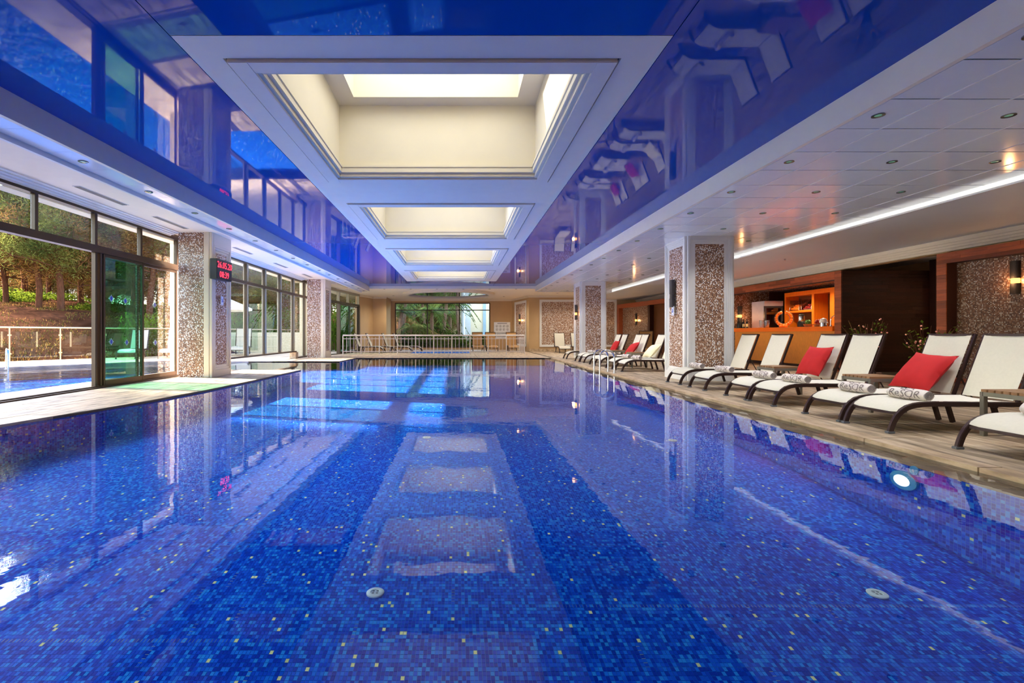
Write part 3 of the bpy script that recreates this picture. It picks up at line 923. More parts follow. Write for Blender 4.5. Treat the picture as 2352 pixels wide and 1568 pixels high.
# near niche frame
nf = empty('niche_surround', (0, 0, 0), 0, 'reddish wooden plank surround of the near mosaic niche', 'niche surround')
ZN1, ZN0 = 2.59, 2.376
box('beam', XF, X_WALL - .003, 0.4, 9.93, ZN0, ZN1, 'wood_dark', nf); plank_rows(nf, 'x', XF, 0.4, 9.93, ZN0, ZN1, .071, lo=.5, hi=1.1)
box('post', XF, X_WALL - .003, 9.73, 9.93, 0, ZN0, 'wood_dark', nf); plank_rows(nf, 'x', XF, 9.73, 9.93, 0, ZN0, .075, lo=.3, hi=.5)
box('plinth', XF + .02, X_WALL - .003, 0.4, 9.73, 0.005, .09, 'wood_plank', nf)
nm = empty('wall_niche_mosaic', (10.0, 9.7, 0), -PI / 2, 'dark brown mosaic wall inside the near wooden niche', 'wall panel', kind='structure')
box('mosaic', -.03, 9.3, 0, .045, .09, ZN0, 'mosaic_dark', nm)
# bar partition (dark side wall facing the camera)
bw = empty('bar_partition', (0, 0, 0), 0, 'tall dark plank partition at the near end of the bar', 'partition')
box('core', XF, 12.2, 12.40, 12.60, 0, 2.57, 'wood_dark', bw); plank_rows(bw, 'y', 12.40, XF, 12.2, 0.01, 2.585, .092, 'wood_dark', .5, 1.1)
plank_rows(bw, 'x', XF, 12.40, 12.62, 0.0, ZN1, .075, 'wood_plank', .3, .4)
# bar canopy
bc = empty('bar_canopy', (0, 0, 0), 0, 'reddish plank fascia running above the bar counter', 'canopy')
box('beam', XF, X_WALL, 12.62, 17.3, ZN0, ZN1, 'wood_dark', bc); plank_rows(bc, 'x', XF, 12.62, 17.3, ZN0, ZN1, .071, lo=.5, hi=1.0)
box('soffit', XF + .02, 11.95, 12.62, 17.3, 2.45, 2.5, 'mosaic_column', bc)
box('lip', XF + .0, XF + .06, 12.62, 17.3, ZN0 - .03, ZN0, 'wood_dark', bc)
# bar room shell
bs = empty('wall_bar', (0, 0, 0), 0, 'mosaic and dark wood walls enclosing the bar', 'wall', kind='structure')
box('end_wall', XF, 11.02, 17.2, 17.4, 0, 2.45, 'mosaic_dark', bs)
box('end_panel', 11.02, 12.5, 17.2, 17.4, 0, 2.45, 'wood_dark', bs)
box('back_wall', 11.9, 12.1, 12.6, 17.2, 0, 2.45, 'wood_dark', bs)
# angled niche far behind
A0, A1 = (8.86, 27.0), (9.8, 19.6)
aa = math.atan2(A1[1] - A0[1], A1[0] - A0[0]); LA = math.hypot(A1[0] - A0[0], A1[1] - A0[1])
an = empty('niche_surround', (A0[0], A0[1], 0), aa, 'reddish wooden surround of the angled mosaic niche beyond the bar', 'niche surround')
box('beam', 0, LA, -.02, .24, ZN0, ZN1, 'wood_plank', an, .004); box('post', 0, .24, -.02, .3, 0, ZN0, 'wood_plank', an, .004)
box('post', 3.3, 3.5, -.01, .3, 0, ZN0, 'wood_dark', an, .004)
an2 = empty('wall_niche_mosaic', (A0[0], A0[1], 0), aa, 'brown mosaic wall inside the angled niche', 'wall panel', kind='structure')
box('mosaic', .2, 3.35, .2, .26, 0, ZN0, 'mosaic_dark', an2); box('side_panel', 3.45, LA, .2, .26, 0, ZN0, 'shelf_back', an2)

# ---- columns ---------------------------------------------------------------
def face(root, w, rotz, loc, z1, mat='mosaic_column', m=.2, zb=.16):
    e = empty('panel_face', loc, rotz); e.parent = root
    return e
def right_column(y0, label):
    rt = empty('column', (4.65, y0, 0), 0, label, 'column', 'columns on the lounger side', 'structure')
    W, D, Z = 1.02, 1.06, ZT
    box('core', .05, W - .05, .05, D - .05, 0, Z, 'trim_white', rt)
    sides = [((0.05, .05, 0), 0, W - .1), ((.05, D - .05, 0), -PI / 2, D - .1), ((W - .05, .05, 0), PI / 2, D - .1), ((W - .05, D - .05, 0), PI, W - .1)]
    for loc, rz, w in sides:
        # mouldings: stepped, the outermost thickest
        ca, sa = math.cos(rz), math.sin(rz)
        mats = Matrix.Translation(loc) @ Matrix.Rotation(rz, 4, 'Z')
        for s, (a, b, d) in enumerate(((0, .05, .05), (.05, .085, .04), (.085, .12, .028), (.12, .165, .016))):
            m_ = MB()
            zz0, zz1 = .0, Z
            za, zc = zz0 + a + (.1 if s else 0), zz1 - a
            m_.box(a, b, -d, 0, zz0 if s == 0 else za, zc); m_.box(w - b, w - a, -d, 0, zz0 if s == 0 else za, zc)
            m_.box(b, w - b, -d, 0, zc - (b - a), zc); m_.box(b, w - b, -d, 0, (zz0 if s == 0 else za), za + (b - a) + (.1 if s == 0 else 0))
            me = m_.mesh('moulding', bevel=.004); me.transform(mats)
            link('moulding', me, 'trim_white', rt)
        m_ = MB().box(.165, w - .165, -.012, 0, .265, Z - .165); me = m_.mesh('mosaic'); me.transform(mats)
        link('mosaic', me, 'mosaic_column', rt)
    return rt
colA = right_column(9.92, 'near white framed mosaic column on the lounger side')
colB = right_column(18.5, 'far white framed mosaic column on the lounger side')
def left_column(y0, label):
    rt = empty('column', (-6.22, y0, 0), 0, label, 'column', 'columns along the windows', 'structure')
    W, D, Z = .76, .88, ZB
    box('core', 0, W - .05, .0, D, 0, Z, 'mosaic_column', rt)
    m_ = MB(); m_.box(W - .19, W - .14, -.02, .05, 0, Z); m_.box(W - .14, W - .06, -.045, .05, 0, Z); m_.box(W - .06, W, -.03, .06, 0, Z)
    m_.build('corner_pilaster', 'cornice', rt, bevel=.006)
    for s, (a, b, d) in enumerate(((0, .05, .05), (.05, .1, .035), (.1, .16, .02))):
        m_ = MB(); za, zc = .0 + a, 2.96 - a
        m_.box(W - .05, W - .05 + d, .04 + a, .04 + b, 0 if s == 0 else za, zc); m_.box(W - .05, W - .05 + d, D - b, D - a, 0 if s == 0 else za, zc)
        m_.box(W - .05, W - .05 + d, .04 + b, D - b, zc - (b - a), zc); m_.box(W - .05, W - .05 + d, .04 + b, D - b, 0 if s == 0 else za + .08, za + (b - a) + .1)
        m_.build('moulding', 'cornice', rt, bevel=.004)
    box('mosaic', W - .05, W - .04, .2, D - .16, .26, 2.8, 'mosaic_column', rt)
    box('head', W - .05, W, .04, D, 2.96, Z, 'cornice', rt)
    return rt
colC = left_column(10.8, 'mosaic column by the sliding doors carrying the red clock')
colD = left_column(20.0, 'mosaic column between the tall windows and far glass doors')

# ---- glazing along the left ---------------------------------------------------
def glazing_root(name, loc, rotz, label):
    return empty(name, loc, rotz, label, 'window', kind='structure')
ZTR0, ZTR1 = 2.44, 2.54
w1 = glazing_root('window_1', (XW, 0, 0), PI / 2, 'bronze framed glass wall with open sliding doors')
# local x = world y, local +y = outward
mul = [11.16 - .04, 9.85, 8.62, 7.40, 6.17, 4.94, 3.71, 2.48, 1.25, .02, -1.21, -2.44]
box('transom', -3, 11.16, -.05, .09, ZTR0, ZTR1, 'bronze', w1, .006); box('transom_track', -3, 11.16, -.08, .05, ZTR0 - .03, ZTR0 + .03, 'bronze', w1)
box('head', -3, 11.16, -.03, .08, ZB - .12, ZB, 'bronze', w1)
box('sill_track', -3, 11.16, -.12, .14, -.003, .02, 'bronze', w1)
box('sill_track', -3, 11.16, -.05, .02, .02, .035, 'bronze', w1)
for k, u in enumerate(mul):
    box('mullion', u - .03, u + .03, -.03, .05, ZTR1, ZB - .12, 'bronze', w1, .004)
    if k:
        o = box('pane', u + .04, mul[k - 1] - .04, .02, .03, ZTR1, ZB - .12, 'glass_clear', w1)
def door_leaf(parent, u0, u1, y, z0, z1, gm, name='door_leaf', st=.055):
    e = empty(name, (0, 0, 0)); e.parent = parent
    m_ = MB(); m_.box(u0, u0 + st, y - .02, y + .02, z0, z1); m_.box(u1 - st, u1, y - .02, y + .02, z0, z1)
    m_.box(u0 + st, u1 - st, y - .02, y + .02, z1 - st, z1); m_.box(u0 + st, u1 - st, y - .02, y + .02, z0, z0 + st + .03)
    m_.build('leaf_frame', 'bronze', e, bevel=.004)
    box('pane', u0 + st, u1 - st, y - .004, y + .004, z0 + st + .03, z1 - st, gm, e)
    return e
box('jamb', 8.60, 8.65, -.03, .05, 0.0, ZTR0, 'bronze', w1, .006); box('jamb', 8.68, 8.74, -.05, .03, 0.0, ZTR0, 'bronze', w1, .006)
d1 = door_leaf(w1, 8.76, 9.90, -.03, .035, ZTR0 - .03, 'glass_green'); d2 = door_leaf(w1, 8.74, 9.86, .05, .035, ZTR0 - .03, 'glass_green')
d3 = door_leaf(w1, 9.86, 11.12, .0, .035, ZTR0 - .03, 'glass_clear')
box('jamb', 4.90, 4.98, -.06, .12, 0.0, ZTR0, 'bronze', w1, .006)
for a in (3.71, 2.48, 1.25, .02, -1.21, -2.44):
    door_leaf(w1, a, a + 1.23, .0, .035, ZTR0 - .03, 'glass_clear')
# emblem stickers on the door glass
def sticker(parent, u, z, y):
    m_ = MB(); n = 16; r = .07
    pts = []
    for q in range(n):
        a_ = 2 * PI * q / n
        rr = r * (1.0 if q % 4 == 0 else .72 if q % 2 == 0 else .62)
        pts.append((u + rr * math.cos(a_), y, z + rr * math.sin(a_)))
    m_.quad(*pts)
    s_ = m_.build('sticker', 'sticker', parent)
    m2 = MB(); m2.quad(*[(u + .03 * math.cos(2 * PI * q / 10), y - .002, z + .042 * math.sin(2 * PI * q / 10)) for q in range(10)])
    m2.build('emblem', 'sign_blue', parent)
for (u, z) in ((8.98, 1.62), (9.36, 1.60), (8.98, .82), (9.4, .80)):
    sticker(d1, u, z, -.036)
for (u, z) in ((10.32, 1.58), (10.34, .78)):
    sticker(d3, u, z, -.006)

w2 = glazing_root('window_2', (XW, 0, 0), PI / 2, 'tall cream mullioned window wall above the swim-through channel')
mu2 = [12.0, 13.4, 14.8, 16.2, 17.6, 19.0, 20.4]
box('transom', 11.6, 20.9, -.06, .08, 2.47, 2.56, 'bronze', w2, .006); box('head', 11.6, 20.9, -.03, .08, ZB - .12, ZB, 'bronze', w2)
ZS = .30
box('sill', 11.6, 19.25, -.06, .1, ZS - .05, ZS, 'bronze', w2, .006); box('sill', 19.25, 20.9, -.06, .1, 0, .05, 'bronze', w2, .006)
pu = 11.6
for k, u in enumerate(mu2):
    zb = ZS if u < 19.2 else .05
    box('mullion', u - .035, u + .035, -.05, .09, zb, ZB - .12, 'mullion_cream', w2, .004)
    for (e0, e1) in ((u - .06, u - .035), (u + .035, u + .06)):
        box('pane_frame', e0, e1, -.02, .05, zb, ZB - .12, 'bronze', w2)
mu2b = [11.6] + mu2 + [20.9]
for a, b in zip(mu2b, mu2b[1:]):
    zb = ZS if b < 19.3 else .05
    box('pane', a + .06, b - .06, .01, .02, zb, 2.47, 'glass_clear', w2); box('pane', a + .06, b - .06, .01, .02, 2.56, ZB - .12, 'glass_clear', w2)
box('pier', 19.02, 19.3, -.1, .15, -.34, ZS - .05, 'coping', w2, .01)

Wa, Wb = Vector((-6.12, 20.85)), Vector((-5.35, 26.2))
w3 = glazing_root('window_3', (Wa.x, Wa.y, 0), math.atan2(Wb.y - Wa.y, Wb.x - Wa.x), 'far bronze framed glass doors beside the railing')
L3 = (Wb - Wa).length
box('transom', 0, L3, -.06, .08, 2.44, 2.54, 'bronze', w3, .006); box('head', 0, L3, -.06, .1, 3.0, 3.12, 'mullion_cream', w3); box('sill', 0, L3, -.1, .1, 0, .03, 'bronze', w3)
for u in (.1, 1.35, 2.6, 3.85, L3 - .05):
    box('mullion', u - .03, u + .03, -.04, .1, 2.54, 3.0, 'mullion_cream', w3)
for u in (.05, 2.6, L3 - .04):
    box('jamb', u - .05, u + .05, -.07, .1, 0, 2.44, 'bronze', w3, .006)
for a, b in ((.13, 1.32), (1.38, 2.57), (2.63, 3.82), (3.88, L3 - .08)):
    box('pane', a, b, .02, .03, 2.54, 3.0, 'glass_clear', w3)
door_leaf(w3, 2.65, 4.0, -.02, .03, 2.42, 'glass_green'); door_leaf(w3, 3.95, L3 - .09, .04, .03, 2.42, 'glass_clear')

w4 = glazing_root('window_4', (0, 30, 0), 0, 'wide three light window in the far end wall')
m_ = MB(); ring2 = [(WFX0, WFX0 + .05), (WFX1 - .05, WFX1)]
box('frame', WFX0, WFX1, .04, .14, WFZ1 - .06, WFZ1, 'bronze', w4); box('frame', WFX0, WFX1, .04, .14, WFZ0, WFZ0 + .05, 'bronze', w4)
for x in (WFX0, -1.93, .05, WFX1 - .06):
    box('mullion', x, x + .06, .03, .15, WFZ0, WFZ1, 'bronze', w4)
box('transom', WFX0, WFX1, .03, .15, 2.42, 2.47, 'bronze', w4)
for a, b in ((WFX0 + .06, -1.93), (-1.87, .05), (.11, WFX1 - .06)):
    box('pane', a, b, .08, .09, WFZ0 + .05, 2.42, 'glass_clear', w4); box('pane', a, b, .08, .09, 2.47, WFZ1 - .06, 'glass_clear', w4)

# ---- outdoors ------------------------------------------------------------------
P_ = [(-24, 0.4), (-19, 6.8), (-13.3, 14.1), (-10.5, 17.7), (-7.43, 17.2)]
Q_ = [(-27, 0.3), (-22, 7.8), (-15.8, 17.1), (-12.8, 21.6), (-7.43, 29.7)]
ground = empty('ground_terrace', (0, 0, 0), 0, 'pale stone terrace around the outdoor pool', 'terrace', kind='structure')
mb = MB()
for k in range(4):
    mb.prism([P_[k], P_[k + 1], Q_[k + 1], Q_[k]][::-1], -.5, 0)
mb.prism([(-7.43, -3), (-6.58, -3), (-6.58, CH0), (-7.43, CH0)], -.5, -.002)
mb.prism([(-7.43, CH1), (-6.58, CH1), (-6.58, 20.85), (-6.12, 20.85), (-5.35, 30), (-7.43, 30)], -.5, -.002)
mb.build('paving', 'outdoor_stone', ground)
opool = [(-7.43, -3), (-7.43, 17.2), (-10.5, 17.7), (-13.3, 14.1), (-19, 6.8), (-24, .4), (-24, -3)]
mb = MB(); mb.quad(*[(p[0], p[1], -.42) for p in opool])
for a, b in zip(opool, opool[1:]):
    if a[0] == -7.43 and b[0] == -7.43:
        mb.quad((-7.43, -3, -.42), (-7.43, -3, -.01), (-7.43, CH0, -.01), (-7.43, CH0, -.42)); continue
    mb.quad((a[0], a[1], -.42), (b[0], b[1], -.42), (b[0], b[1], -.01), (a[0], a[1], -.01))
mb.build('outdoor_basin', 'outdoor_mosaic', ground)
mb = MB(); mb.quad(*[(p[0], p[1], WATER_Z) for p in opool])
o = mb.build('water_outdoor', 'water_outdoor'); tag(o, 'rippled blue outdoor pool water beyond the sliding doors', 'water', kind='structure')

# hillside
def hill_z(s, t):
    base = max(0.0, t - .6)
    z = 3.6 * (1 - math.exp(-base / 7.5)) - .12
    z += .35 * mnoise.noise(Vector((s * .25, t * .25, 1.3))) * min(1, base / 3)
    return z
bd = (Vector(Q_[2]) - Vector(Q_[1])).normalized()      # along railing
bn = Vector((-bd.y, bd.x))                              # up the hill
hb = Vector(Q_[2])
def hill_pt(s, t):
    p = hb + bd * s + bn * t
    return Vector((p.x, p.y, hill_z(s, t)))
mb = MB(); NS, NT = 70, 36
for a in range(NS + 1):
    for b in range(NT + 1):
        s = -24 + 78 * a / NS; t = .25 + 42 * (b / NT) ** 1.6
        mb.v.append(tuple(hill_pt(s, t)))
for a in range(NS):
    for b in range(NT):
        i = a * (NT + 1) + b
        mb.f.append((i, i + NT + 1, i + NT + 2, i + 1))
o = mb.build('hill', 'hill_earth', smooth=True); tag(o, 'brown needle covered hillside under the pines', 'hill', kind='structure')
o = box('ground', -80, 80, -60, 140, -1.2, -1.1, 'hill_earth'); tag(o, 'bare ground around the hotel', 'ground', kind='structure')

# exterior canopy beam and piers
ex = empty('canopy_beam', (0, 0, 0), 0, 'cream exterior beam and piers outside the glass wall', 'canopy', kind='structure')
box('beam', -7.0, -6.76, 7.2, 20.9, 3.16, 3.5, 'building_cream', ex)
box('roof_slab', -7.65, -6.4, -3, 27, 3.75, 3.9, 'building_cream', ex) if False else None
box('pier', -7.15, -6.8, 12.05, 12.3, 0, 3.9, 'building_cream', ex); box('pier', -7.15, -6.8, 21.9, 22.2, 0, 3.9, 'building_cream', ex)
box('wall_head', -6.75, -6.5, -3, 20.9, ZB, 3.9, 'building_cream', ex)
box('wall_head', -6.3, -5.2, 20.9, 30.2, 3.12, 3.9, 'building_cream', ex)

# ---- outdoor glass railing
def rail_pt(u):
    p = hb + bd * u + bn * (-.05)
    return (p.x, p.y)
rl = empty('glass_railing', (hb.x, hb.y, 0), math.atan2(bd.y, bd.x), 'terrace railing of glass panels between gold posts', 'railing')
rl_pts = [u * 1.45 - 5.8 for u in range(14)]
MB().tube([(rl_pts[0], 0, 1.2), (rl_pts[-1], 0, 1.2)], .03, 10).build('top_rail', 'rail_gold', rl, smooth=True)
for k, u in enumerate(rl_pts):
    MB().tube([(u, 0, 0), (u, 0, 1.19)], .024, 8).build('post', 'rail_gold', rl, smooth=True)
    if k:
        a, b = rl_pts[k - 1] + .06, u - .06
        p = box('pane', a, b, -.005, .005, .12, 1.05, 'glass_rail', rl)
    box('clamp', u - .05, u + .05, -.015, .015, .24, .29, 'rail_gold', rl); box('clamp', u - .05, u + .05, -.015, .015, .9, .95, 'rail_gold', rl)

# ================================================================== TREES
def needle_cluster(mb, c, rad, n, ln, wd, rng):
    for _ in range(n):
        d = Vector((rng.gauss(0, 1), rng.gauss(0, 1), rng.gauss(0, .8)))
        if d.length < 1e-3: continue
        d.normalize()
        p = Vector(c) + d * rad * rng.random() ** .5
        d2 = (d + Vector((rng.gauss(0, .5), rng.gauss(0, .5), rng.gauss(.15, .4)))).normalized()
        sd = d2.cross(Vector((rng.gauss(0, 1), rng.gauss(0, 1), rng.gauss(0, 1))))
        if sd.length < 1e-3: continue
        sd.normalize()
        L = ln * rng.uniform(.6, 1.3)
        mb.quad(p - sd * wd, p + sd * wd, p + d2 * L)

def make_pine(seed, h, trunk_r, crown_lo, crown_r, n_br, dry=.3, lean=0.0):
    """parts: trunk, branches, crown, dry twigs -> list of (name, mesh, mat)"""
    rng = random.Random(seed)
    tr = MB(); pts = []
    ph = rng.uniform(0, 6)
    for k in range(9):
        t = k / 8
        pts.append((lean * t * h * .5 + .26 * math.sin(ph + t * 6) * (t + .15) * 2, .2 * math.cos(ph * 1.3 + t * 5) * (t + .1) * 2, h * .9 * t - .4 * (k == 0)))
    tr.tube(pts, [trunk_r * (1 - .75 * (k / 8)) for k in range(9)], 9)
    br = MB(); cr = MB(); dr = MB()
    for b in range(n_br):
        t = crown_lo + (1 - crown_lo) * (b + rng.random()) / n_br
        idx = min(7, int(t * 8)); f = t * 8 - idx
        p0 = Vector(pts[idx]).lerp(Vector(pts[idx + 1]), f)
        a = rng.uniform(0, 2 * PI)
        L = crown_r * (1.05 - .65 * max(0, (t - crown_lo) / (1 - crown_lo))) * rng.uniform(.6, 1.1)
        up = rng.uniform(.0, .55)
        d = Vector((math.cos(a), math.sin(a), up)).normalized()
        q = [p0]
        for s in range(1, 5):
            q.append(p0 + d * L * s / 4 + Vector((rng.gauss(0, .12), rng.gauss(0, .12), rng.gauss(0, .1) + .05 * s)))
        r0 = trunk_r * .28
        br.tube([tuple(x) for x in q], [r0 * (1 - .2 * s) for s in range(5)], 5, caps=False)
        is_dry = rng.random() < dry * (1.6 - 1.4 * t)
        for s in range(2, 5):
            for _ in range(3 if s < 4 else 4):
                c = q[s] + Vector((rng.gauss(0, .42), rng.gauss(0, .42), rng.gauss(.1, .28)))
                br.tube([tuple(q[s]), tuple(q[s].lerp(c, .5) + Vector((0, 0, rng.gauss(0, .08)))), tuple(c)], [r0 * .3, r0 * .2, .006], 4, caps=False)
                needle_cluster(dr if is_dry else cr, c, .5, 105 if not is_dry else 60, .17, .013, rng)
    return [('trunk', tr.mesh('trunk', True), 'bark'), ('branches', br.mesh('branches'), 'bark'),
            ('crown', cr.mesh('crown'), 'pine_green'), ('dry_twigs', dr.mesh('dry_twigs'), 'pine_dry')]
pine_kinds = [make_pine(3, 9.0, .15, .20, 3.0, 60, .5, .07), make_pine(11, 10.0, .17, .22, 3.2, 64, .35, .05), make_pine(23, 8.2, .13, .16, 2.9, 56, .65, -.09)]
pine_kinds.append(make_pine(31, 6.0, .13, .06, 2.6, 70, .45))
def at_px(px, d):
    return (px - 1052) / 1115.0 * d
def ground_z(x, y):
    p = Vector((x, y)) - hb
    t = p.dot(bn); s = p.dot(bd)
    return hill_z(s, t) if t > .25 else 0.0
def pine(kind, px, d, sc, rz, label):
    x, y = at_px(px, d), d
    rt = empty('pine_tree', (x, y, ground_z(x, y) - .1), rz, label, 'tree', 'pines on the hillside')
    rt.scale = (sc, sc, sc)
    for (n, me, mt) in pine_kinds[kind]:
        o = link(n, me, mt, rt)
        if n in ('crown', 'dry_twigs'): o['kind'] = 'stuff'
    return rt
pines = [
    (0, 84, 25.0, 1.0, .3, 'slim reddish pine leaning beside the open doorway'),
    (1, 137, 25.0, 1.0, 2.0, 'straight thick trunked pine just behind the terrace railing'),
    (2, 250, 26.5, 1.12, 1.1, 'dark pine seen through the green sliding door'),
    (1, 345, 27.0, 1.05, 4.0, 'tall grey trunked pine seen through the clear door leaf'),
    (2, 12, 26.0, 1.05, 5.2, 'bushy pine at the left edge of the open doorway'),
    (0, 190, 30.0, 1.15, 3.3, 'leaning pine behind the sliding door jamb'),
    (2, -60, 27.0, 1.1, 2.4, 'pine just outside the left picture edge'),
    (1, 55, 33.0, 1.1, 1.7, 'distant pine between the first two doorway pines'),
    (0, 300, 33.0, 1.15, .9, 'distant pine behind the green door'),
    (2, 420, 31.0, 1.15, 3.9, 'pine hidden partly by the near mosaic column'),
    (1, 560, 36.0, 1.1, 2.8, 'dark pine filling the first tall window pane'),
    (0, 620, 38.0, 1.1, 5.0, 'dark pine behind the third tall window pane'),
    (2, 680, 40.0, 1.2, .2, 'dark pine behind the last tall window panes'),
    (0, 120, 38.0, 1.2, 4.4, 'farthest pine on the crest behind the straight trunk'),
    (1, 215, 40.0, 1.2, .5, 'farthest pine on the crest behind the door jamb'),
    (2, 10, 40.0, 1.25, 1.3, 'farthest pine on the crest at the doorway edge'),
    (0, 380, 41.0, 1.2, 2.2, 'farthest pine on the crest behind the clear door'),
    (1, 535, 32.0, .8, 3.1, 'low pine behind the parasol'),
    (2, 600, 33.0, .85, 1.4, 'low pine behind the second tall window pane'),
    (0, 650, 34.0, .8, 4.1, 'low pine behind the fourth tall window pane'),
    (1, 705, 36.0, .85, .7, 'low pine beside the second window column'),
    (2, 760, 40.0, .9, 2.9, 'low pine outside the far open door'),
    (3, 25, 45.0, .9, 1.0, 'low bushy pine on the crest at the picture edge'), (3, 70, 44.0, .85, 2.0, 'low bushy pine on the crest behind the slim trunk'),
    (3, 112, 46.0, .9, 3.0, 'low bushy pine on the crest between two trunks'), (3, 160, 44.0, .85, 4.0, 'low bushy pine on the crest right of the straight trunk'),
    (3, 205, 43.0, .9, 5.0, 'low bushy pine on the crest by the jamb'), (3, 262, 42.0, .9, .5, 'low bushy pine behind the green door'),
    (3, 318, 42.0, .9, 1.5, 'low bushy pine between the two door leaves'), (3, 365, 40.0, .9, 2.5, 'low bushy pine behind the clear door'),
    (3, 540, 30.0, .9, 3.5, 'bushy pine right behind the parasol'), (3, 578, 31.0, .9, 4.5, 'bushy pine behind the first cream mullion'),
    (3, 612, 32.0, .95, 5.5, 'bushy pine behind the second cream mullion'), (3, 645, 33.0, .95, .2, 'bushy pine behind the third cream mullion'),
    (3, 682, 34.0, .95, 1.2, 'bushy pine behind the fourth cream mullion'), (3, 715, 35.0, .95, 2.2, 'bushy pine behind the second window column'),
    (3, 785, 36.0, .95, 3.2, 'bushy pine outside the far door post'),
    (3, 915, 42.5, 1.0, 4.2, 'bushy tree behind the palms, first from the far window left edge'), (3, 948, 42.0, 1.0, 5.2, 'bushy tree behind the palms left of the first mullion'),
    (3, 985, 42.5, 1.0, 1.1, 'bushy tree behind the palms right of the first mullion'), (3, 1022, 42.0, .9, 2.1, 'bushy tree behind the palms beside the cream building'),
    (0, 805, 42.0, .9, 5.5, 'low pine outside the far green door'),
]
for p in pines:
    pine(*p)
# tall pines out of frame on the left, shading the near bays
for k, (x, y, sc) in enumerate(((-27, -1.0, 2.0), (-25.5, 2.5, 2.0), (-24.0, 5.6, 2.0), (-24.5, 8.6, 1.9), (-29.5, 9.0, 1.6), (-30.5, 12.0, 1.6))):
    t_ = pine(3 if k < 4 else 1, 0, 30, sc, k * 1.7, 'tall pine left of the picture, %s along the outdoor pool' % ('first', 'second', 'third', 'fourth', 'fifth', 'sixth')[k])
    t_.location = (x, y, max(0, ground_z(x, y)) - .1)

# low shrubs on the hill crest and slope
def leaf_blob(rng, n, r, hz, ln, wd):
    mb = MB()
    for _ in range(n):
        a = rng.uniform(0, 2 * PI); q = r * rng.random() ** .5
        p = Vector((q * math.cos(a), q * math.sin(a), hz * rng.random() * (1 - .5 * (q / r) ** 2)))
        d = Vector((rng.gauss(0, 1), rng.gauss(0, 1), rng.gauss(.4, .6))).normalized()
        sd = d.cross(Vector((rng.gauss(0, 1), rng.gauss(0, 1), .3))).normalized()
        L = ln * rng.uniform(.6, 1.3)
        mb.quad(p, p + d * L * .5 + sd * wd, p + d * L, p + d * L * .5 - sd * wd)
    return mb.mesh('foliage')
shr = [leaf_blob(random.Random(s), 900, 1.3, 1.0, .2, .045) for s in (5, 6)]
rng = random.Random(9)
spots = [(20, 30, 1.2), (60, 29.5, 1.0), (105, 30.5, .9), (165, 31, .9), (200, 28, .9), (235, 29, 1.1), (280, 30, 1.2), (-20, 27, 1.2), (40, 27.5, .8), (330, 30, 1.1), (375, 31, 1.2)]
names = ['beneath the left doorway pine', 'beside the slim reddish pine', 'right of the slim reddish pine', 'right of the straight pine', 'beside the door jamb', 'low in the green door', 'under the dark door pine', 'at the left picture edge', 'below the crest in the doorway', 'behind the clear door leaf', 'next to the near column']
for k, ((px, d, s), nm_) in enumerate(zip(spots, names)):
    x = at_px(px, d)
    o = link('shrub', shr[k % 2], 'shrub_green', None, (x, d, ground_z(x, d) - .25), rng.uniform(0, 6)); o.scale = (s * .8, s * .8, s * .75)
    tag(o, 'yellow green hillside shrub ' + nm_, 'shrub', 'shrubs on the hillside')

# dry grass and litter on the slope
rng = random.Random(77)
ug = [MB(), MB()]
for k in range(26000):
    s_ = rng.uniform(-14, 7); t_ = .3 + 14 * rng.random() ** 1.8
    if mnoise.noise(Vector((s_ * .5, t_ * .5, 4.2))) < -.05: continue
    p = hill_pt(s_, t_); L = rng.uniform(.03, .13)
    a_ = rng.uniform(0, 6.28); lean_ = Vector((math.cos(a_), math.sin(a_), 0)); sd = Vector((-lean_.y, lean_.x, 0)) * rng.uniform(.008, .02)
    ug[0 if rng.random() < .55 else 1].quad(p - sd, p + sd, p + lean_ * L * .6 + Vector((0, 0, L)))
o = ug[0].build('undergrowth', 'grass'); tag(o, 'yellowish dry grass scattered over the hillside', 'grass', kind='stuff')
o = ug[1].build('leaf_litter', 'pine_dry'); tag(o, 'brown dry twigs and litter on the hillside', 'litter', kind='stuff')
# bamboo-like clumps along the terrace
def bamboo(seed, n, h):
    rng = random.Random(seed); cn = MB(); lf = MB()
    for _ in range(n):
        a = rng.uniform(0, 2 * PI); q = .7 * rng.random() ** .5
        b = Vector((q * math.cos(a), q * math.sin(a) * .6, 0))
        hh = h * rng.uniform(.55, 1.05); ben = Vector((rng.gauss(0, .25), rng.gauss(0, .25), 0))
        pts = [b + ben * (t / 4) ** 2 * 1.6 + Vector((0, 0, hh * t / 4)) for t in range(5)]
        cn.tube([tuple(p) for p in pts], [.014, .013, .011, .008, .004], 5, caps=False)
        for _l in range(26):
            t = rng.uniform(.25, 1.0) * 4; i = min(3, int(t)); p = pts[i].lerp(pts[i + 1], t - i)
            d = Vector((rng.gauss(0, 1), rng.gauss(0, 1), rng.gauss(.1, .4))).normalized(); sd = d.cross(Vector((0, 0, 1))).normalized()
            L = rng.uniform(.22, .45); w = .018
            m1 = p + d * L * .45 + Vector((0, 0, .03)); m2 = p + d * L + Vector((0, 0, -.1))
            lf.quad(p - sd * w * .3, m1 - sd * w, m2, m1 + sd * w)
    return cn.mesh('canes', True), lf.mesh('foliage')
bams = [bamboo(1, 34, 2.0), bamboo(2, 34, 2.4)]
def bam(k, px, d, s, label, dx=0):
    x = at_px(px, d)
    rt = empty('bamboo_clump', (x, d, 0), random.uniform(0, 6), label, 'plant', 'bamboo beside the terrace'); rt.scale = (s, s, s)
    link('canes', bams[k][0], 'bamboo_green', rt); o = link('foliage', bams[k][1], 'bamboo_green', rt); o['kind'] = 'stuff'
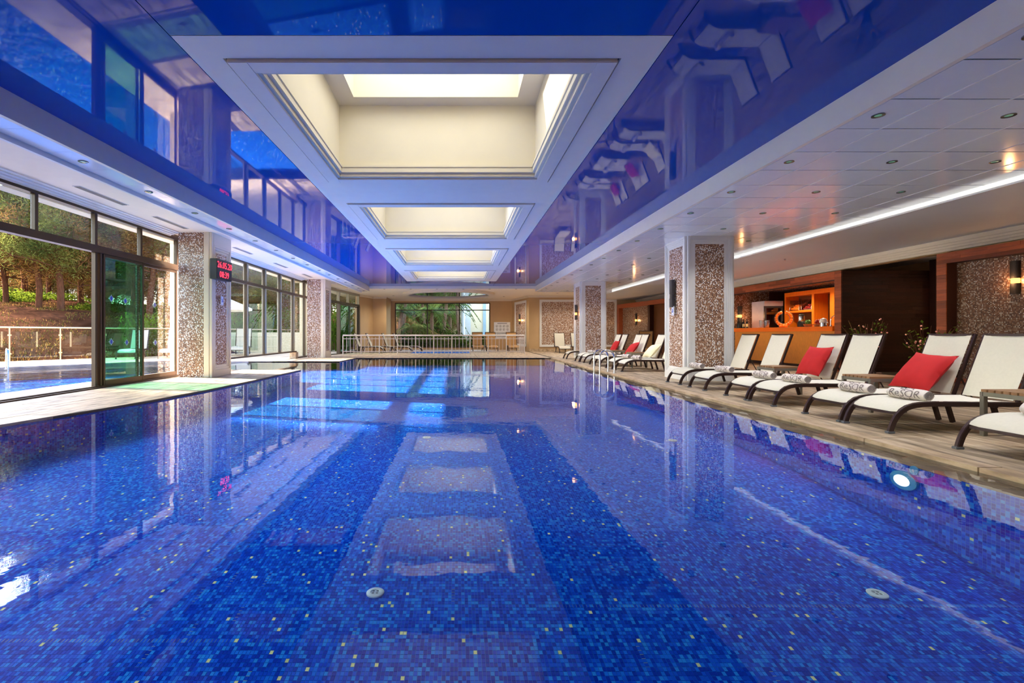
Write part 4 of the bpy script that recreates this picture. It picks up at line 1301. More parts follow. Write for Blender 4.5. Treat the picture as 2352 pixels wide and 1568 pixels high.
bam(0, 318, 20.9, .9, 'leafy bamboo between the two outdoor loungers'); bam(1, 352, 22.0, .85, 'leafy bamboo behind the tan outdoor lounger'); bam(0, 392, 22.5, .85, 'bamboo beside the outer pier')
bam(1, 545, 27.0, .95, 'bamboo behind the first tall window pane'); bam(0, 585, 27.5, 1.0, 'bamboo behind the second tall window pane')
bam(1, 620, 27.0, 1.1, 'bamboo behind the third tall window pane'); bam(0, 655, 27.5, 1.1, 'bamboo behind the fourth tall window pane'); bam(1, 690, 28.0, 1.1, 'bamboo behind the fifth tall window pane')
bam(1, 772, 27.5, 1.2, 'bright bamboo outside the far open door'); bam(0, 795, 29.5, 1.2, 'bamboo behind the far green door leaf')

# terrace wall seen through the tall windows
o = box('garden_wall', -14.5, -7.6, 25.2, 25.4, 0, 1.05, 'building_cream'); tag(o, 'low cream garden wall beyond the tall windows', 'garden wall', kind='structure')

# palms and cream building beyond the far window
def palm_mesh(seed, h):
    rng = random.Random(seed); tk = MB(); fr = MB()
    ln = rng.uniform(-.25, .25)
    pts = [(ln * (k / 5) ** 2, .1 * math.sin(k), h * k / 5) for k in range(6)]
    tk.tube(pts, [.15, .13, .12, .12, .13, .1], 8)
    top = Vector(pts[-1])
    for k in range(22):
        a = 2 * PI * k / 22 + rng.uniform(-.2, .2); el = rng.uniform(-.5, 1.0); L = rng.uniform(1.0, 1.7)
        d = Vector((math.cos(a), math.sin(a), 0)); prev = top
        for s in range(1, 8):
            t = s / 7
            p = top + d * L * t * math.cos(el * .6) + Vector((0, 0, L * (math.sin(el) * t - .75 * t * t)))
            sd = d.cross(Vector((0, 0, 1)))
            w = .5 * math.sin(PI * min(1, t + .08)) * .6
            for sg in (-1, 1):
                for q in (0.3, .7):
                    b = prev.lerp(p, q)
                    fr.quad(b, b + d * .09, b + sd * sg * w + d * .22 + Vector((0, 0, -.18)))
            prev = p
    return tk.mesh('trunk', True), fr.mesh('fronds')
plm = [palm_mesh(2, 2.6), palm_mesh(5, 3.4), palm_mesh(8, 1.5)]
for k, (px, d, kd, lab) in enumerate([(916, 33.5, 0, 'palm at the left edge of the far window'), (928, 35, 1, 'slim palm second from the left in the far window'),
        (940, 33, 2, 'short palm low in the left pane of the far window'), (962, 34, 2, 'short bright palm left of the first far mullion'), (974, 36.5, 1, 'tall palm left of the first far mullion'),
        (990, 33.5, 0, 'leaning palm right of the first far mullion'), (1008, 35, 2, 'short palm in the middle of the far window'), (1022, 34.2, 1, 'straight palm in the middle pane of the far window'),
        (1036, 36, 0, 'palm left of the second far mullion'), (1052, 34.5, 1, 'palm against the cream building'), (1016, 38, 1, 'farthest palm behind the middle pane'), (950, 38, 1, 'farthest palm behind the left pane')]):
    rt = empty('palm_tree', (at_px(px, d), d, -.05), k * 1.1, lab, 'palm', 'palms beyond the far window')
    link('trunk', plm[kd][0], 'palm_trunk', rt); o = link('fronds', plm[kd][1], 'palm_green', rt); o['kind'] = 'stuff'
for k, (px, d) in enumerate([(912, 32.5), (935, 33), (960, 32.6), (985, 32.8), (1010, 32.5), (1040, 32.7), (1075, 33), (1105, 33.2), (1124, 33)]):
    o = link('shrub', shr[k % 2], 'shrub_green' if k > 5 else 'palm_green', None, (at_px(px, d), d, -.1), k * 1.0); o.scale = (.75, .75, 1.0 if k > 5 else 1.3)
    tag(o, ['garden shrub low in the far window, number %s from its left edge' % w for w in ('first', 'second', 'third', 'fourth', 'fifth', 'sixth', 'seventh', 'eighth', 'ninth')][k], 'shrub', 'shrubs below the far window')
fb = empty('building', (0, 0, 0), 0, 'cream hotel wing with white columns beyond the far window', 'building')
box('wall', 1.0, 8.0, 40.0, 40.4, -.1, 7, 'building_cream', fb); box('wall', .55, .95, 36.5, 36.9, -.1, 7, 'exterior_white', fb)
MB().tube([(.35, 35.5, -.1), (.35, 35.5, 7)], .17, 16).build('column', 'exterior_white', fb, smooth=True)
box('wall', 2.35, 3.9, 37.0, 37.3, -.1, 7, 'building_cream', fb); box('window', 2.05, 2.3, 39.9, 40.01, .9, 7, 'sticker', fb)
o = box('hedge_wall', -14, 1.0, 44, 44.3, -.1, 2.2, 'building_cream'); tag(o, 'distant cream boundary wall behind the palms', 'garden wall', kind='structure')

# ================================================================== FURNITURE
def sweep_rect(mb, path, w, h, y0):
    """path in xz; bar of section w (y) x h, outer side = left of travel"""
    n = len(path); base = len(mb.v)
    for k, (x, z) in enumerate(path):
        a = Vector(path[max(k - 1, 0)]); b = Vector(path[min(k + 1, n - 1)])
        t = (b - a).normalized(); nr = Vector((-t.y, t.x))
        for (oy, on) in ((-w / 2, 0), (w / 2, 0), (w / 2, -h), (-w / 2, -h)):
            mb.v.append((x + nr.x * on, y0 + oy, z + nr.y * on))
    for k in range(n - 1):
        for q in range(4):
            a0 = base + 4 * k + q; a1 = base + 4 * k + (q + 1) % 4
            mb.f.append((a0, a0 + 4, a1 + 4, a1))
    mb.f.append(tuple(base + q for q in range(4))); mb.f.append(tuple(base + 4 * (n - 1) + q for q in (3, 2, 1, 0)))

RAIL = [(0.0, 0.012), (.012, .06), (.035, .12), (.07, .18), (.115, .228), (.17, .264), (.24, .288), (.32, .3), (.45, .305), (.8, .302), (1.32, .30)]
HW = .27
def lounger_parts(sling):
    P = []
    for s in (-1, 1):
        m_ = MB(); sweep_rect(m_, RAIL, .034, .045, s * HW); P.append(('side_rail', m_.mesh('side_rail', bevel=.004), 'frame_brown'))
        m_ = MB().box(-.012, .055, s * HW - .024, s * HW + .024, 0, .022); P.append(('foot_cap', m_.mesh('foot_cap', bevel=.004), 'frame_cap'))
        m_ = MB(); sweep_rect(m_, [(1.12, .012), (1.04, .27)], .034, .04, s * (HW - .04)); P.append(('leg', m_.mesh('leg', bevel=.003), 'frame_brown'))
        m_ = MB(); sweep_rect(m_, [(1.26, .30), (1.505, .965)], .03, .03, s * (HW - .015)); P.append(('back_stile', m_.mesh('back_stile', bevel=.004), 'frame_brown'))
        m_ = MB(); m_.tube([(1.36, s * (HW - .03), .5), (1.50, s * (HW - .03), .25), (1.3, s * (HW - .03), .27)], .01, 6); P.append(('strut', m_.mesh('strut', True), 'frame_brown'))
    m_ = MB().box(1.49, 1.515, -HW + .02, HW - .02, .94, .965); P.append(('top_bar', m_.mesh('top_bar', bevel=.004), 'frame_brown'))
    m_ = MB().box(.095, .12, -HW, HW, .175, .2); P.append(('cross_bar', m_.mesh('cross_bar'), 'frame_brown'))
    m_ = MB().box(1.04, 1.07, -HW, HW, .245, .27); P.append(('cross_bar', m_.mesh('cross_bar'), 'frame_brown'))
    # seat sling
    m_ = MB(); path = [(.10, .205)] + [p for p in RAIL if p[0] > .11] ; path[-1] = (1.25, .302)
    ny = 8; w = HW - .012
    for (x, z) in path:
        for q in range(ny + 1):
            y = -w + 2 * w * q / ny
            sag = .018 * (1 - (y / w) ** 2)
            m_.v.append((x, y, z + .004 - sag))
    for k in range(len(path) - 1):
        for q in range(ny):
            i = k * (ny + 1) + q; m_.f.append((i, i + ny + 1, i + ny + 2, i + 1))
    me = m_.mesh('seat_sling', True); P.append(('seat_sling', me, sling))
    m_ = MB(); nz = 8; w = HW - .03
    for k in range(nz + 1):
        t = k / nz
        for q in range(ny + 1):
            y = -w + 2 * w * q / ny; e = 1 - (y / w) ** 2
            x = 1.262 + (1.505 - 1.262) * t; z = .31 + (.958 - .31) * t - (.012 * e if k == nz else 0)
            m_.v.append((x - .012 + .012 * e, y, z))
    for k in range(nz):
        for q in range(ny):
            i = k * (ny + 1) + q; m_.f.append((i, i + 1, i + ny + 2, i + ny + 1))
    P.append(('back_sling', m_.mesh('back_sling', True), sling))
    return P
LP = {'sling_cream': lounger_parts('sling_cream')}
LP['sling_tan'] = lounger_parts('sling_tan')
def lounger(loc, rz, label, group, sling='sling_cream', s=1.0):
    rt = empty('sun_lounger', loc, rz, label, 'sun lounger', group); rt.scale = (s, s, s)
    for (n, me, mt) in LP[sling]:
        link(n, me, mt, rt)
    return rt
XL = 4.16
near_row = [(9.42, 'cream sling lounger right beside the near white column'), (8.50, 'second cream lounger from the near column, before the bar'),
            (7.31, 'cream lounger with red pillow in front of the bar counter'), (6.70, 'cream lounger beside the red pillow lounger near the bar'),
            (5.58, 'cream lounger with the large red pillow by the dark partition'), (4.97, 'cream lounger in front of the mosaic niche, towel reading RESO'),
            (3.79, 'nearest cream lounger cut by the right picture edge')]
for (y, lab) in near_row:
    lounger((XL, y, 0), 0, lab, 'pool side loungers near the bar')
far_row = [(12.65, 'cream lounger just beyond the near column by the ladder'), (13.45, 'cream lounger with cream pillow beyond the near column'), (14.62, 'cream lounger with red pillow nearer the pool ladder'),
           (15.15, 'cream lounger touching the red pillow lounger'), (16.40, 'cream lounger with small red pillow by the far column'), (17.05, 'cream lounger closest to the far column'),
           (18.98, 'cream lounger mostly hidden behind the far column')]
for (y, lab) in far_row:
    lounger((XL, y, 0), 0, lab, 'pool side loungers between the columns')
for (x, y, lab) in ((5.45, 24.6, 'first lounger standing before the framed mosaic end wall'), (6.35, 24.6, 'second lounger before the end wall, half behind far column')):
    lounger((x, y, 0), PI / 2, lab, 'loungers at the end wall', s=1.08)
lounger((7.9, 21.0, 0), PI / 2 - .5, 'tan lounger inside the angled mosaic niche', 'back row loungers', 'sling_tan', 1.15)
for k, (x, lab) in enumerate(((-5.0, 'leftmost lounger behind the white railing'), (-4.55, 'second lounger behind the left end of the railing'), (-3.55, 'third lounger behind the railing by the pilaster'), (-3.1, 'fourth lounger behind the railing beside the far window'))):
    lounger((x + 1.2, 25.3 + .9 * (k % 2), 0), PI, lab, 'loungers behind the railing', s=1.05)
for k, (x, lab) in enumerate(((1.1, 'lounger behind the railing under the far window corner'), (1.85, 'lounger behind the railing left of the notice board'), (3.05, 'lounger behind the railing below the notice board'))):
    lounger((x, 26.2, 0), PI / 2, lab, 'loungers behind the railing', 'sling_tan', 1.12)
lounger((at_px(288, 18.6), 18.6, 0), PI / 2 + .3, 'outdoor lounger seen through the green door', 'outdoor loungers', s=1.2)
lounger((at_px(385, 18.9), 18.9, 0), PI / 2 + .35, 'tan outdoor lounger seen through the clear door leaf', 'outdoor loungers', s=1.2)
lounger((at_px(548, 21.5), 21.5, 0), PI / 2 + .3, 'outdoor lounger behind the first tall window pane', 'outdoor loungers', s=1.3)

# pillows
def pillow_mesh():
    m_ = MB(); n = 14; s = .25
    for side in (1, -1):
        for a in range(n + 1):
            for b in range(n + 1):
                u = -1 + 2 * a / n; v = -1 + 2 * b / n
                k = (1 - abs(u) ** 2.6) * (1 - abs(v) ** 2.6)
                pin = 1 - .10 * (1 - abs(v) ** 2) * abs(u) ** 3; pinv = 1 - .10 * (1 - abs(u) ** 2) * abs(v) ** 3
                m_.v.append((u * s * pin, v * s * pinv, side * (.085 * max(k, 0) ** .6 + .006 * mnoise.noise(Vector((u * 3, v * 3, side))))))
        off = 0 if side == 1 else (n + 1) ** 2
        for a in range(n):
            for b in range(n):
                i = off + a * (n + 1) + b
                m_.f.append((i, i + n + 1, i + n + 2, i + 1) if side == 1 else (i, i + 1, i + n + 2, i + n + 1))
    return m_.mesh('pillow', True)
pm_red = pillow_mesh(); pm_cr = pillow_mesh()
def pillow(y, me, mat, tilt, lx, z, label, yaw=0.0, roll=0.0, s=1.0):
    o = link('pillow', me, mat, None, (XL + lx, y, z))
    o.rotation_euler = (Matrix.Rotation(yaw, 3, 'Z') @ Matrix.Rotation(-tilt, 3, 'Y') @ Matrix.Rotation(roll, 3, 'Z')).to_euler()
    o.scale = (s, s, s)
    tag(o, label, 'pillow', 'scatter pillows on loungers')
pillow(7.28, pm_red, 'pillow_red', R(62), 1.18, .56, 'red pillow leaning on the lounger before the bar counter', s=.98)
pillow(5.58, pm_red, 'pillow_red', R(52), 1.17, .53, 'large red pillow on the lounger by the dark partition', roll=-.06, s=1.04)
pillow(16.6, pm_red, 'pillow_red', R(62), 1.2, .54, 'small red pillow farthest from the camera', s=.9)
pillow(14.75, pm_red, 'pillow_red', R(50), 1.12, .51, 'red pillow lying slanted beyond the pool ladder', roll=.2, s=.98)
pillow(13.2, pm_cr, 'pillow_cream', R(46), 1.10, .50, 'cream pillow on the lounger beyond the near column', roll=.1, s=1.0)

# towels with woven lettering
def towel_meshes():
    r = .054; L = .40
    m_ = MB(); n = 20; nl = 10
    def rad(a):
        return r * (1 + .05 * math.cos(4 * a)) 
    for k in range(nl + 1):
        t = k / nl; y = L / 2 - L * t
        sh = 1 - .12 * (abs(2 * t - 1) ** 8)
        for q in range(n):
            a = 2 * PI * q / n
            m_.v.append((rad(a) * sh * math.cos(a) * 1.12, y, rad(a) * sh * math.sin(a) + .002 * math.sin(7 * t + 2 * a)))
    for k in range(nl):
        for q in range(n):
            i = k * n + q; j = k * n + (q + 1) % n
            m_.f.append((i, j, j + n, i + n))
    body = m_
    body.f.append(tuple(range(n))); body.f.append(tuple(nl * n + q for q in range(n - 1, -1, -1)))
    roll = body.mesh('roll', True)
    # spiral at both ends
    spirals = []
    for e in (-1, 1):
        sp = MB(); pts = []
        for k in range(46):
            a = k * .42; rr = .043 * (1 - k / 50)
            pts.append((rr * math.cos(a) * 1.12, e * (L / 2 + .002), rr * math.sin(a)))
        sp.tube(pts, .0035, 5); spirals.append(sp.mesh('rolled_edge', True))
    spiral = spirals
    # print: lines of lettering wrapped on the side facing the pool (-x)
    pr = bmesh.new()
    for (txt, size, a0) in (('ReSOR', .112, PI - .1), ('ELA', .09, PI - 1.5), ('ELA', .09, PI + 1.35)):
        me = text_mesh(txt, size)
        b2 = bmesh.new(); b2.from_mesh(me)
        for _ in range(2):
            long = [e for e in b2.edges if e.calc_length() > .014]
            if long:
                bmesh.ops.subdivide_edges(b2, edges=long, cuts=1)
        bmesh.ops.triangulate(b2, faces=b2.faces)
        for v in b2.verts:
            u, h = v.co.x, v.co.y
            ang_ = a0 - h / r
            rr = rad(ang_) + .0022
            # text runs from far (+y) to near (-y) when seen from the pool
            v.co = Vector((rr * math.cos(ang_) * 1.12, -u if abs(u) < L / 2 - .004 else -math.copysign(L / 2 - .004, u), rr * math.sin(ang_)))
        tmp = bpy.data.meshes.new('tmp'); b2.to_mesh(tmp); b2.free()
        pr.from_mesh(tmp); bpy.data.meshes.remove(tmp)
    prm = bpy.data.meshes.new('woven_lettering'); pr.to_mesh(prm); pr.free()
    return roll, spiral, prm
TW = towel_meshes()
def towel(y, label, lx=.48, rz=0.0, group='rolled towels on the loungers'):
    rt = empty('rolled_towel', (XL + lx, y, .302 + .047), rz, label, 'towel', group)
    link('roll', TW[0], 'towel', rt); link('rolled_edge', TW[1][0], 'towel_print', rt); link('rolled_edge', TW[1][1], 'towel_print', rt); link('woven_lettering', TW[2], 'towel_print', rt)
tl = ['on the lounger beside the near column', 'on the second lounger from the near column', 'on the lounger with the red pillow at the bar', 'on the lounger left of the slatted table', 'on the lounger with the large red pillow', 'on the lounger before the mosaic niche', 'on the nearest lounger at the picture edge']
for (y, _), lb, dx, rz in zip(near_row, tl, (.47, .5, .45, .5, .42, .46, .52), (.05, .1, .06, .12, .02, .04, .1)):
    towel(y, 'rolled beige lettered towel ' + lb, dx, rz)
tf = ['on the lounger just beyond the near column', 'beside the cream pillow', 'beside the slanted red pillow', 'behind the pool ladder', 'by the small red pillow', 'closest to the far column']
for (y, _), lb in zip(far_row[:6], tf):
    towel(y, 'rolled towel ' + lb, .5, .1)

# side tables
def table_parts():
    P = []; W = .45; Z = .44
    for k in range(7):
        m_ = MB().box(.0, W, .012 + k * (W - .012) / 7, .012 + (k + 1) * (W - .012) / 7 - .012, Z - .025, Z); P.append(('slat', m_.mesh('slat', bevel=.003), 'table_wood'))
    m_ = MB(); m_.box(.0, W, 0, .03, Z - .065, Z - .025); m_.box(0, W, W - .03, W, Z - .065, Z - .025); m_.box(0, .03, .03, W - .03, Z - .065, Z - .025); m_.box(W - .03, W, .03, W - .03, Z - .065, Z - .025)
    P.append(('apron', m_.mesh('apron', bevel=.003), 'table_metal'))
    for (x, y) in ((0, 0), (W - .04, 0), (0, W - .04), (W - .04, W - .04)):
        m_ = MB().box(x, x + .04, y, y + .04, 0, Z - .065); P.append(('leg', m_.mesh('leg', bevel=.003), 'table_metal'))
    return P
TPR = table_parts()
for (x, y, lab) in ((5.03, 7.72, 'slatted side table left of the red pillow lounger at the bar'), (5.03, 5.92, 'slatted side table behind the towel reading ELA'), (4.95, 4.16, 'slatted side table at the right picture edge'),
                    (4.95, 13.84, 'slatted side table beside the cream pillow lounger'), (4.95, 15.58, 'slatted side table behind the pool ladder')):
    rt = empty('side_table', (x, y, 0), 0, lab, 'side table', 'side tables between loungers')
    for (n, me, mt) in TPR:
        link(n, me, mt, rt)

# flowering plants behind the loungers
def blossom_plant(x, y, seed, label, h=1.06):
    rng = random.Random(seed)
    rt = empty('potted_plant', (x, y, 0), 0, label, 'plant', 'flowering plants behind loungers')
    MB().lathe([(.001, .005), (.13, .005), (.17, .34), (.18, .36), (.155, .36), (.15, .31), (.001, .31)], 18).build('pot', 'terracotta', rt, smooth=True)
    MB().lathe([(.15, .315), (.001, .32)], 14).build('soil', 'soil', rt)
    st = MB(); lf = MB(); fl = MB()
    for k in range(16):
        a = rng.uniform(0, 2 * PI); sp = rng.uniform(.08, .38)
        p = [Vector((0, 0, .3)), Vector((sp * .3 * math.cos(a), sp * .3 * math.sin(a), h * .62)), Vector((sp * math.cos(a), sp * math.sin(a), h * rng.uniform(.82, 1.08)))]
        st.tube([tuple(q) for q in p], [.007, .005, .003], 5)
        for _ in range(14):
            c = p[1].lerp(p[2], rng.random()) + Vector((rng.gauss(0, .03), rng.gauss(0, .03), rng.gauss(0, .02)))
            if rng.random() < .22:
                fl.sphere(c, .012, 6, 4)
            else:
                d = Vector((rng.gauss(0, 1), rng.gauss(0, 1), rng.gauss(0, .6))).normalized(); sd = d.cross(Vector((0, 0, 1)))
                if sd.length < .01: continue
                sd.normalize(); lf.quad(c, c + d * .03 + sd * .016, c + d * .065, c + d * .03 - sd * .016)
    st.build('stems', 'bark', rt); lf.build('foliage', 'shrub_green', rt); fl.build('blossoms', 'blossom', rt)
blossom_plant(6.42, 7.62, 3, 'flowering twig plant left of the dark partition', 1.14)
blossom_plant(6.30, 6.55, 8, 'flowering twig plant before the dark partition near the niche', 1.04)

# ---- pool ladders
def arch(y, x_deck, x_pool, top, zb_deck=0.0, zb_pool=-.5):
    pts = [(x_deck, y, zb_deck), (x_deck, y, top - .16)]
    cx = (x_deck + x_pool) / 2; rr = abs(x_deck - x_pool) / 2; sg = 1 if x_deck > x_pool else -1
    for k in range(9):
        a = PI * k / 8
        pts.append((cx + sg * rr * math.cos(a), y, top - .16 + .16 * math.sin(a)))
    pts.append((x_pool, y, zb_pool))
    return pts
def ladder(loc, rz, label, group='pool ladders'):
    rt = empty('pool_ladder', loc, rz, label, 'ladder', group)
    for y in (-.25, .25):
        MB().tube(arch(y, .18, -.18, .56), .021, 10).build('handrail', 'steel', rt, smooth=True)
        MB().lathe([(.05, .002), (.05, .015), (.024, .02)], 16, .18, y).build('base_plate', 'steel', rt)
    for z in (-.12, -.3):
        box('tread', -.21, -.13, -.25, .25, z - .012, z + .012, 'steel', rt)
ladder((3.67, 12.2, 0), 0, 'steel pool ladder with two arched rails before the loungers')
ladder((-12.6, 13.2, 0), PI + 2.2, 'steel ladder on the outdoor pool at the left picture edge')

# ---- white railing at the far end
fr = empty('white_railing', (-5.45, 23.0, 0), 0, 'white metal railing with balusters across the far pool end', 'railing')
LR = 8.6
MB().tube([(0, 0, .9), (LR, 0, .9)], .032, 10).build('top_rail', 'rail_white', fr, smooth=True)
for z in (.74, .14):
    MB().tube([(0, 0, z), (LR, 0, z)], .014, 8).build('rail', 'rail_white', fr, smooth=True)
nb = 10
post_m = MB().tube([(0, 0, 0), (0, 0, .89)], .024, 8).mesh('post', True)
bal_m = MB().tube([(0, 0, .06), (0, 0, .82)], .011, 6).mesh('baluster', True)
for k in range(nb + 1):
    u = LR * k / nb
    link('post', post_m, 'rail_white', fr, (u, 0, 0))
    if k < nb:
        for q in range(1, 5):
            link('baluster', bal_m, 'rail_white', fr, (u + LR / nb * q / 5, 0, 0))
for k in range(9):
    link('baluster', bal_m, 'rail_white', fr, (LR - .28 + .035 * k, -.06 - .02 * (k % 2), 0))

# ---- ceiling spotlights
def spot_parts():
    ringm = MB().lathe([(.052, .0), (.052, -.008), (.03, -.004), (.03, .004)], 20).mesh('spot_ring', True)
    lens = MB().lathe([(.03, -.002), (.001, -.003)], 14).mesh('spot_lens')
    return ringm, lens
SPM = spot_parts()
SPOT_LAMP = bpy.data.lights.new('spot_lamp', 'SPOT'); SPOT_LAMP.energy = 11.5; SPOT_LAMP.color = (.98, .98, 1.0)
FAR_LAMP = bpy.data.lights.new('far_spot_lamp', 'SPOT'); FAR_LAMP.energy = 34; FAR_LAMP.color = (1.0, .9, .76)
FAR_LAMP.spot_size = R(150); FAR_LAMP.spot_blend = 1.0; FAR_LAMP.shadow_soft_size = .03
SPOT_LAMP.spot_size = R(105); SPOT_LAMP.spot_blend = 1.0; SPOT_LAMP.shadow_soft_size = .03
def spot(x, y, z, label, group):
    rt = empty('ceiling_spot', (x, y, z), 0, label, 'ceiling light', group)
    link('trim_ring', SPM[0], 'spot_ring', rt); link('lens', SPM[1], 'spot_lens', rt)
    if (x > 0 and z == ZT) or (z == ZF and not -2 < x < 1):
        o = bpy.data.objects.new('spot_lamp', SPOT_LAMP if z == ZT else FAR_LAMP); C.objects.link(o); o.parent = rt; o.location = (0, 0, -.02)
    return rt
NTH = 'first second third fourth fifth sixth seventh eighth ninth tenth eleventh twelfth thirteenth fourteenth fifteenth sixteenth seventeenth'.split()
for r_ in range(-1, 16):
    y = 4.46 + 1.2 * r_
    for x in (3.86, 5.06, 6.26):
        if abs(y - 10.45) < .6 and 4.6 < x < 5.7 or abs(y - 19.03) < .6 and 4.6 < x < 5.7: continue
        spot(x, y, ZT, 'recessed spotlight, %s from the camera in the tiled ceiling row %s' % (NTH[r_ + 1], {3.86: 'nearest the pool', 5.06: 'over the loungers', 6.26: 'nearest the bar'}[x]), 'spots in the tiled ceiling')
    spot(-4.37, y, ZT, 'recessed spotlight, %s from the camera in the narrow strip by the windows' % NTH[r_ + 1], 'spots in the window strip')
for k in range(6):
    spot(-3.5 + 1.25 * k, 23.03, ZF, 'recessed spotlight, %s from the left at the far blue ceiling edge' % NTH[k], 'spots at the far ceiling edge')
for k, (x, y) in enumerate(((-3.6, 27.0), (2.6, 27.6), (5.2, 25.4), (6.6, 25.4))):
    spot(x, y, ZF, 'recessed spotlight in the far plain ceiling, %s' % ('by the left pilaster', 'by the notice board', 'before the mosaic end wall', 'behind the far column')[k], 'spots in the far ceiling')
# sprinkler heads on the grey ceiling
for (x, y) in ((8.35, 6.9), (8.35, 12.4)):
    rt = empty('sprinkler', (x, y, ZL), 0, 'small sprinkler head on the grey ceiling %s' % ('above the niche' if y < 8 else 'above the bar'), 'sprinkler', 'ceiling sprinklers')
    MB().lathe([(.03, 0), (.03, -.01), (.012, -.015), (.012, -.04), (.022, -.045), (.001, -.05)], 12).build('head', 'steel', rt, smooth=True)
# air slots
for k, y in enumerate((7.4, 9.3, 12.6, 15.4, 18.2)):
    rt = empty('air_slot', (-5.82, y, ZB), 0, 'linear air grille in the window ceiling, %s from the camera' % ('first', 'second', 'third', 'fourth', 'fifth')[k], 'air vent', 'air grilles by the windows')
    box('frame', -.06, .06, 0, 1.1, -.006, 0, 'trim_white', rt)
    for q in range(4):
        box('slat', -.045 + q * .024, -.03 + q * .024, .02, 1.08, -.012, -.006, 'vent', rt)

# ---- wall sconces
def sconce(loc, rz, label, lit=True, power=1.1):
    """half cylinder on a wall that faces local -y"""
    rt = empty('wall_sconce', loc, rz, label, 'wall lamp', 'cylinder wall sconces')
    a0, a1 = PI, 2 * PI
    for (z0, z1) in ((.02, .33), (-.26, -.07)):
        m_ = MB().lathe([(.001, z0), (.075, z0), (.075, z1), (.001, z1)], 16, 0, 0, a0, a1); m_.build('shade', 'sconce_metal', rt)
    m_ = MB().lathe([(.06, -.07), (.066, -.05), (.066, .0), (.06, .02)], 16, 0, 0, a0, a1)
    m_.build('amber_glass', 'sconce_glow' if lit else 'sconce_metal', rt, smooth=True)
    box('back_plate', -.06, .06, -.005, 0, -.26, .33, 'sconce_metal', rt)
    if lit:
        l = bpy.data.lights.new('sconce_lamp', 'POINT'); l.energy = power; l.color = (1, .5, .2); l.shadow_soft_size = .05
        o = bpy.data.objects.new('sconce_lamp', l); C.objects.link(o); o.parent = rt; o.location = (0, -.12, -.03)
    return rt
sconce((4.65, 10.5, 1.80), -PI / 2, 'unlit dark sconce on the near column', False)
sconce((4.65, 19.05, 1.78), -PI / 2, 'glowing sconce on the far column', power=.8)
sconce((10.0, 8.70, 1.94), -PI / 2, 'glowing sconce inside the near mosaic niche')
sconce((9.98, 17.2, 1.62), 0, 'glowing sconce on the mosaic wall of the bar', power=.8)
sconce((6.95, 27.09, 1.8), 0, 'glowing sconce on the framed mosaic end wall')
cpx = Vector(SL_A).lerp(Vector(SL_B), .5)
nrm = Vector((math.sin(ang), -math.cos(ang)))
sconce((cpx.x + nrm.x * .02, cpx.y + nrm.y * .02, 1.8), ang, 'glowing sconce on the slanting mosaic pilaster')
pA = Vector(A0).lerp(Vector(A1), .24); nA = Vector((math.sin(aa), -math.cos(aa)))
sconce((pA.x - nA.x * .19, pA.y - nA.y * .19, 1.7), aa, 'glowing sconce in the angled mosaic niche')

# ---- red LED clock, notices
ck = empty('led_clock', (-5.46, 10.95, 2.40), PI / 2, 'black LED board with red date and time on the mosaic column', 'clock')
# local: face looks to -y (world +x), local x = world y
box('case', -.28, .43, -.16, 0, -.22, .23, 'black_plastic', ck, .008)
def led(txt, size, x, z):
    me = text_mesh(txt, size, .001, 2)
    me.transform(Matrix.Translation((x, -.163, z)) @ Matrix.Rotation(PI / 2, 4, 'X'))
    link('digits', me, 'led_red', ck)
led('26.05.20', .2, .08, .1); led('08:39', .2, .06, -.11)
def diver_sign(loc, rz, label):
    rt = empty('depth_sign', loc, rz, label, 'sign', 'pool signs on columns')
    box('plate', -.06, .06, -.012, 0, -.1, .1, 'sign_white', rt, .003)
    m_ = MB(); ring_pts = .05
    m_.box(-.05, .05, -.0135, -.012, .078, .083); m_.box(-.05, .05, -.0135, -.012, -.083, -.078); m_.box(-.05, -.045, -.0135, -.012, -.083, .083); m_.box(.045, .05, -.0135, -.012, -.083, .083)
    m_.quad((-.032, -.0135, -.03), (.005, -.0135, -.045), (.03, -.0135, -.005), (.0, -.0135, .02)); m_.quad((-.03, -.0135, .03), (-.02, -.0135, .045), (.035, -.0135, .0), (.025, -.0135, -.01))
    m_.quad(*[(.018 + .013 * math.cos(2 * PI * q / 10), -.0135, .04 + .013 * math.sin(2 * PI * q / 10)) for q in range(10)])
    m_.build('pictogram', 'sign_blue', rt)
diver_sign((4.64, 10.47, 1.46), -PI / 2, 'white sign with blue swimmer on the near lounger column')
diver_sign((-5.46, 11.22, 1.73), PI / 2, 'white sign with blue swimmer below the red clock')
nb_ = empty('notice_board', (2.72, 29.98, 1.18), 0, 'white notice board of eight round pictograms on the far wall', 'notice board')
box('board', -.5, .5, -.03, 0, -.5, .52, 'sign_white', nb_, .005)
for r_ in range(2):
    for c_ in range(4):
        cx = -.33 + .22 * c_; cz = .27 - .2 * r_
        m_ = MB()
        for q in range(20):
            a_, b_ = 2 * PI * q / 20, 2 * PI * (q + 1) / 20
            m_.quad((cx + .075 * math.cos(a_), -.032, cz + .075 * math.sin(a_)), (cx + .075 * math.cos(b_), -.032, cz + .075 * math.sin(b_)), (cx + .06 * math.cos(b_), -.032, cz + .06 * math.sin(b_)), (cx + .06 * math.cos(a_), -.032, cz + .06 * math.sin(a_)))
        m_.quad((cx - .03, -.032, cz - .04), (cx + .01, -.032, cz - .04), (cx + .03, -.032, cz + .04), (cx - .01, -.032, cz + .03))
        m_.build('pictogram', 'sign_grey', nb_)
for k in range(5):
    box('printed_line', -.36, .36 - .1 * (k % 2), -.032, -.031, -.14 - .06 * k, -.115 - .06 * k, 'sign_grey', nb_)
box('printed_line', -.3, .3, -.032, -.031, .42, .46, 'sign_grey', nb_)

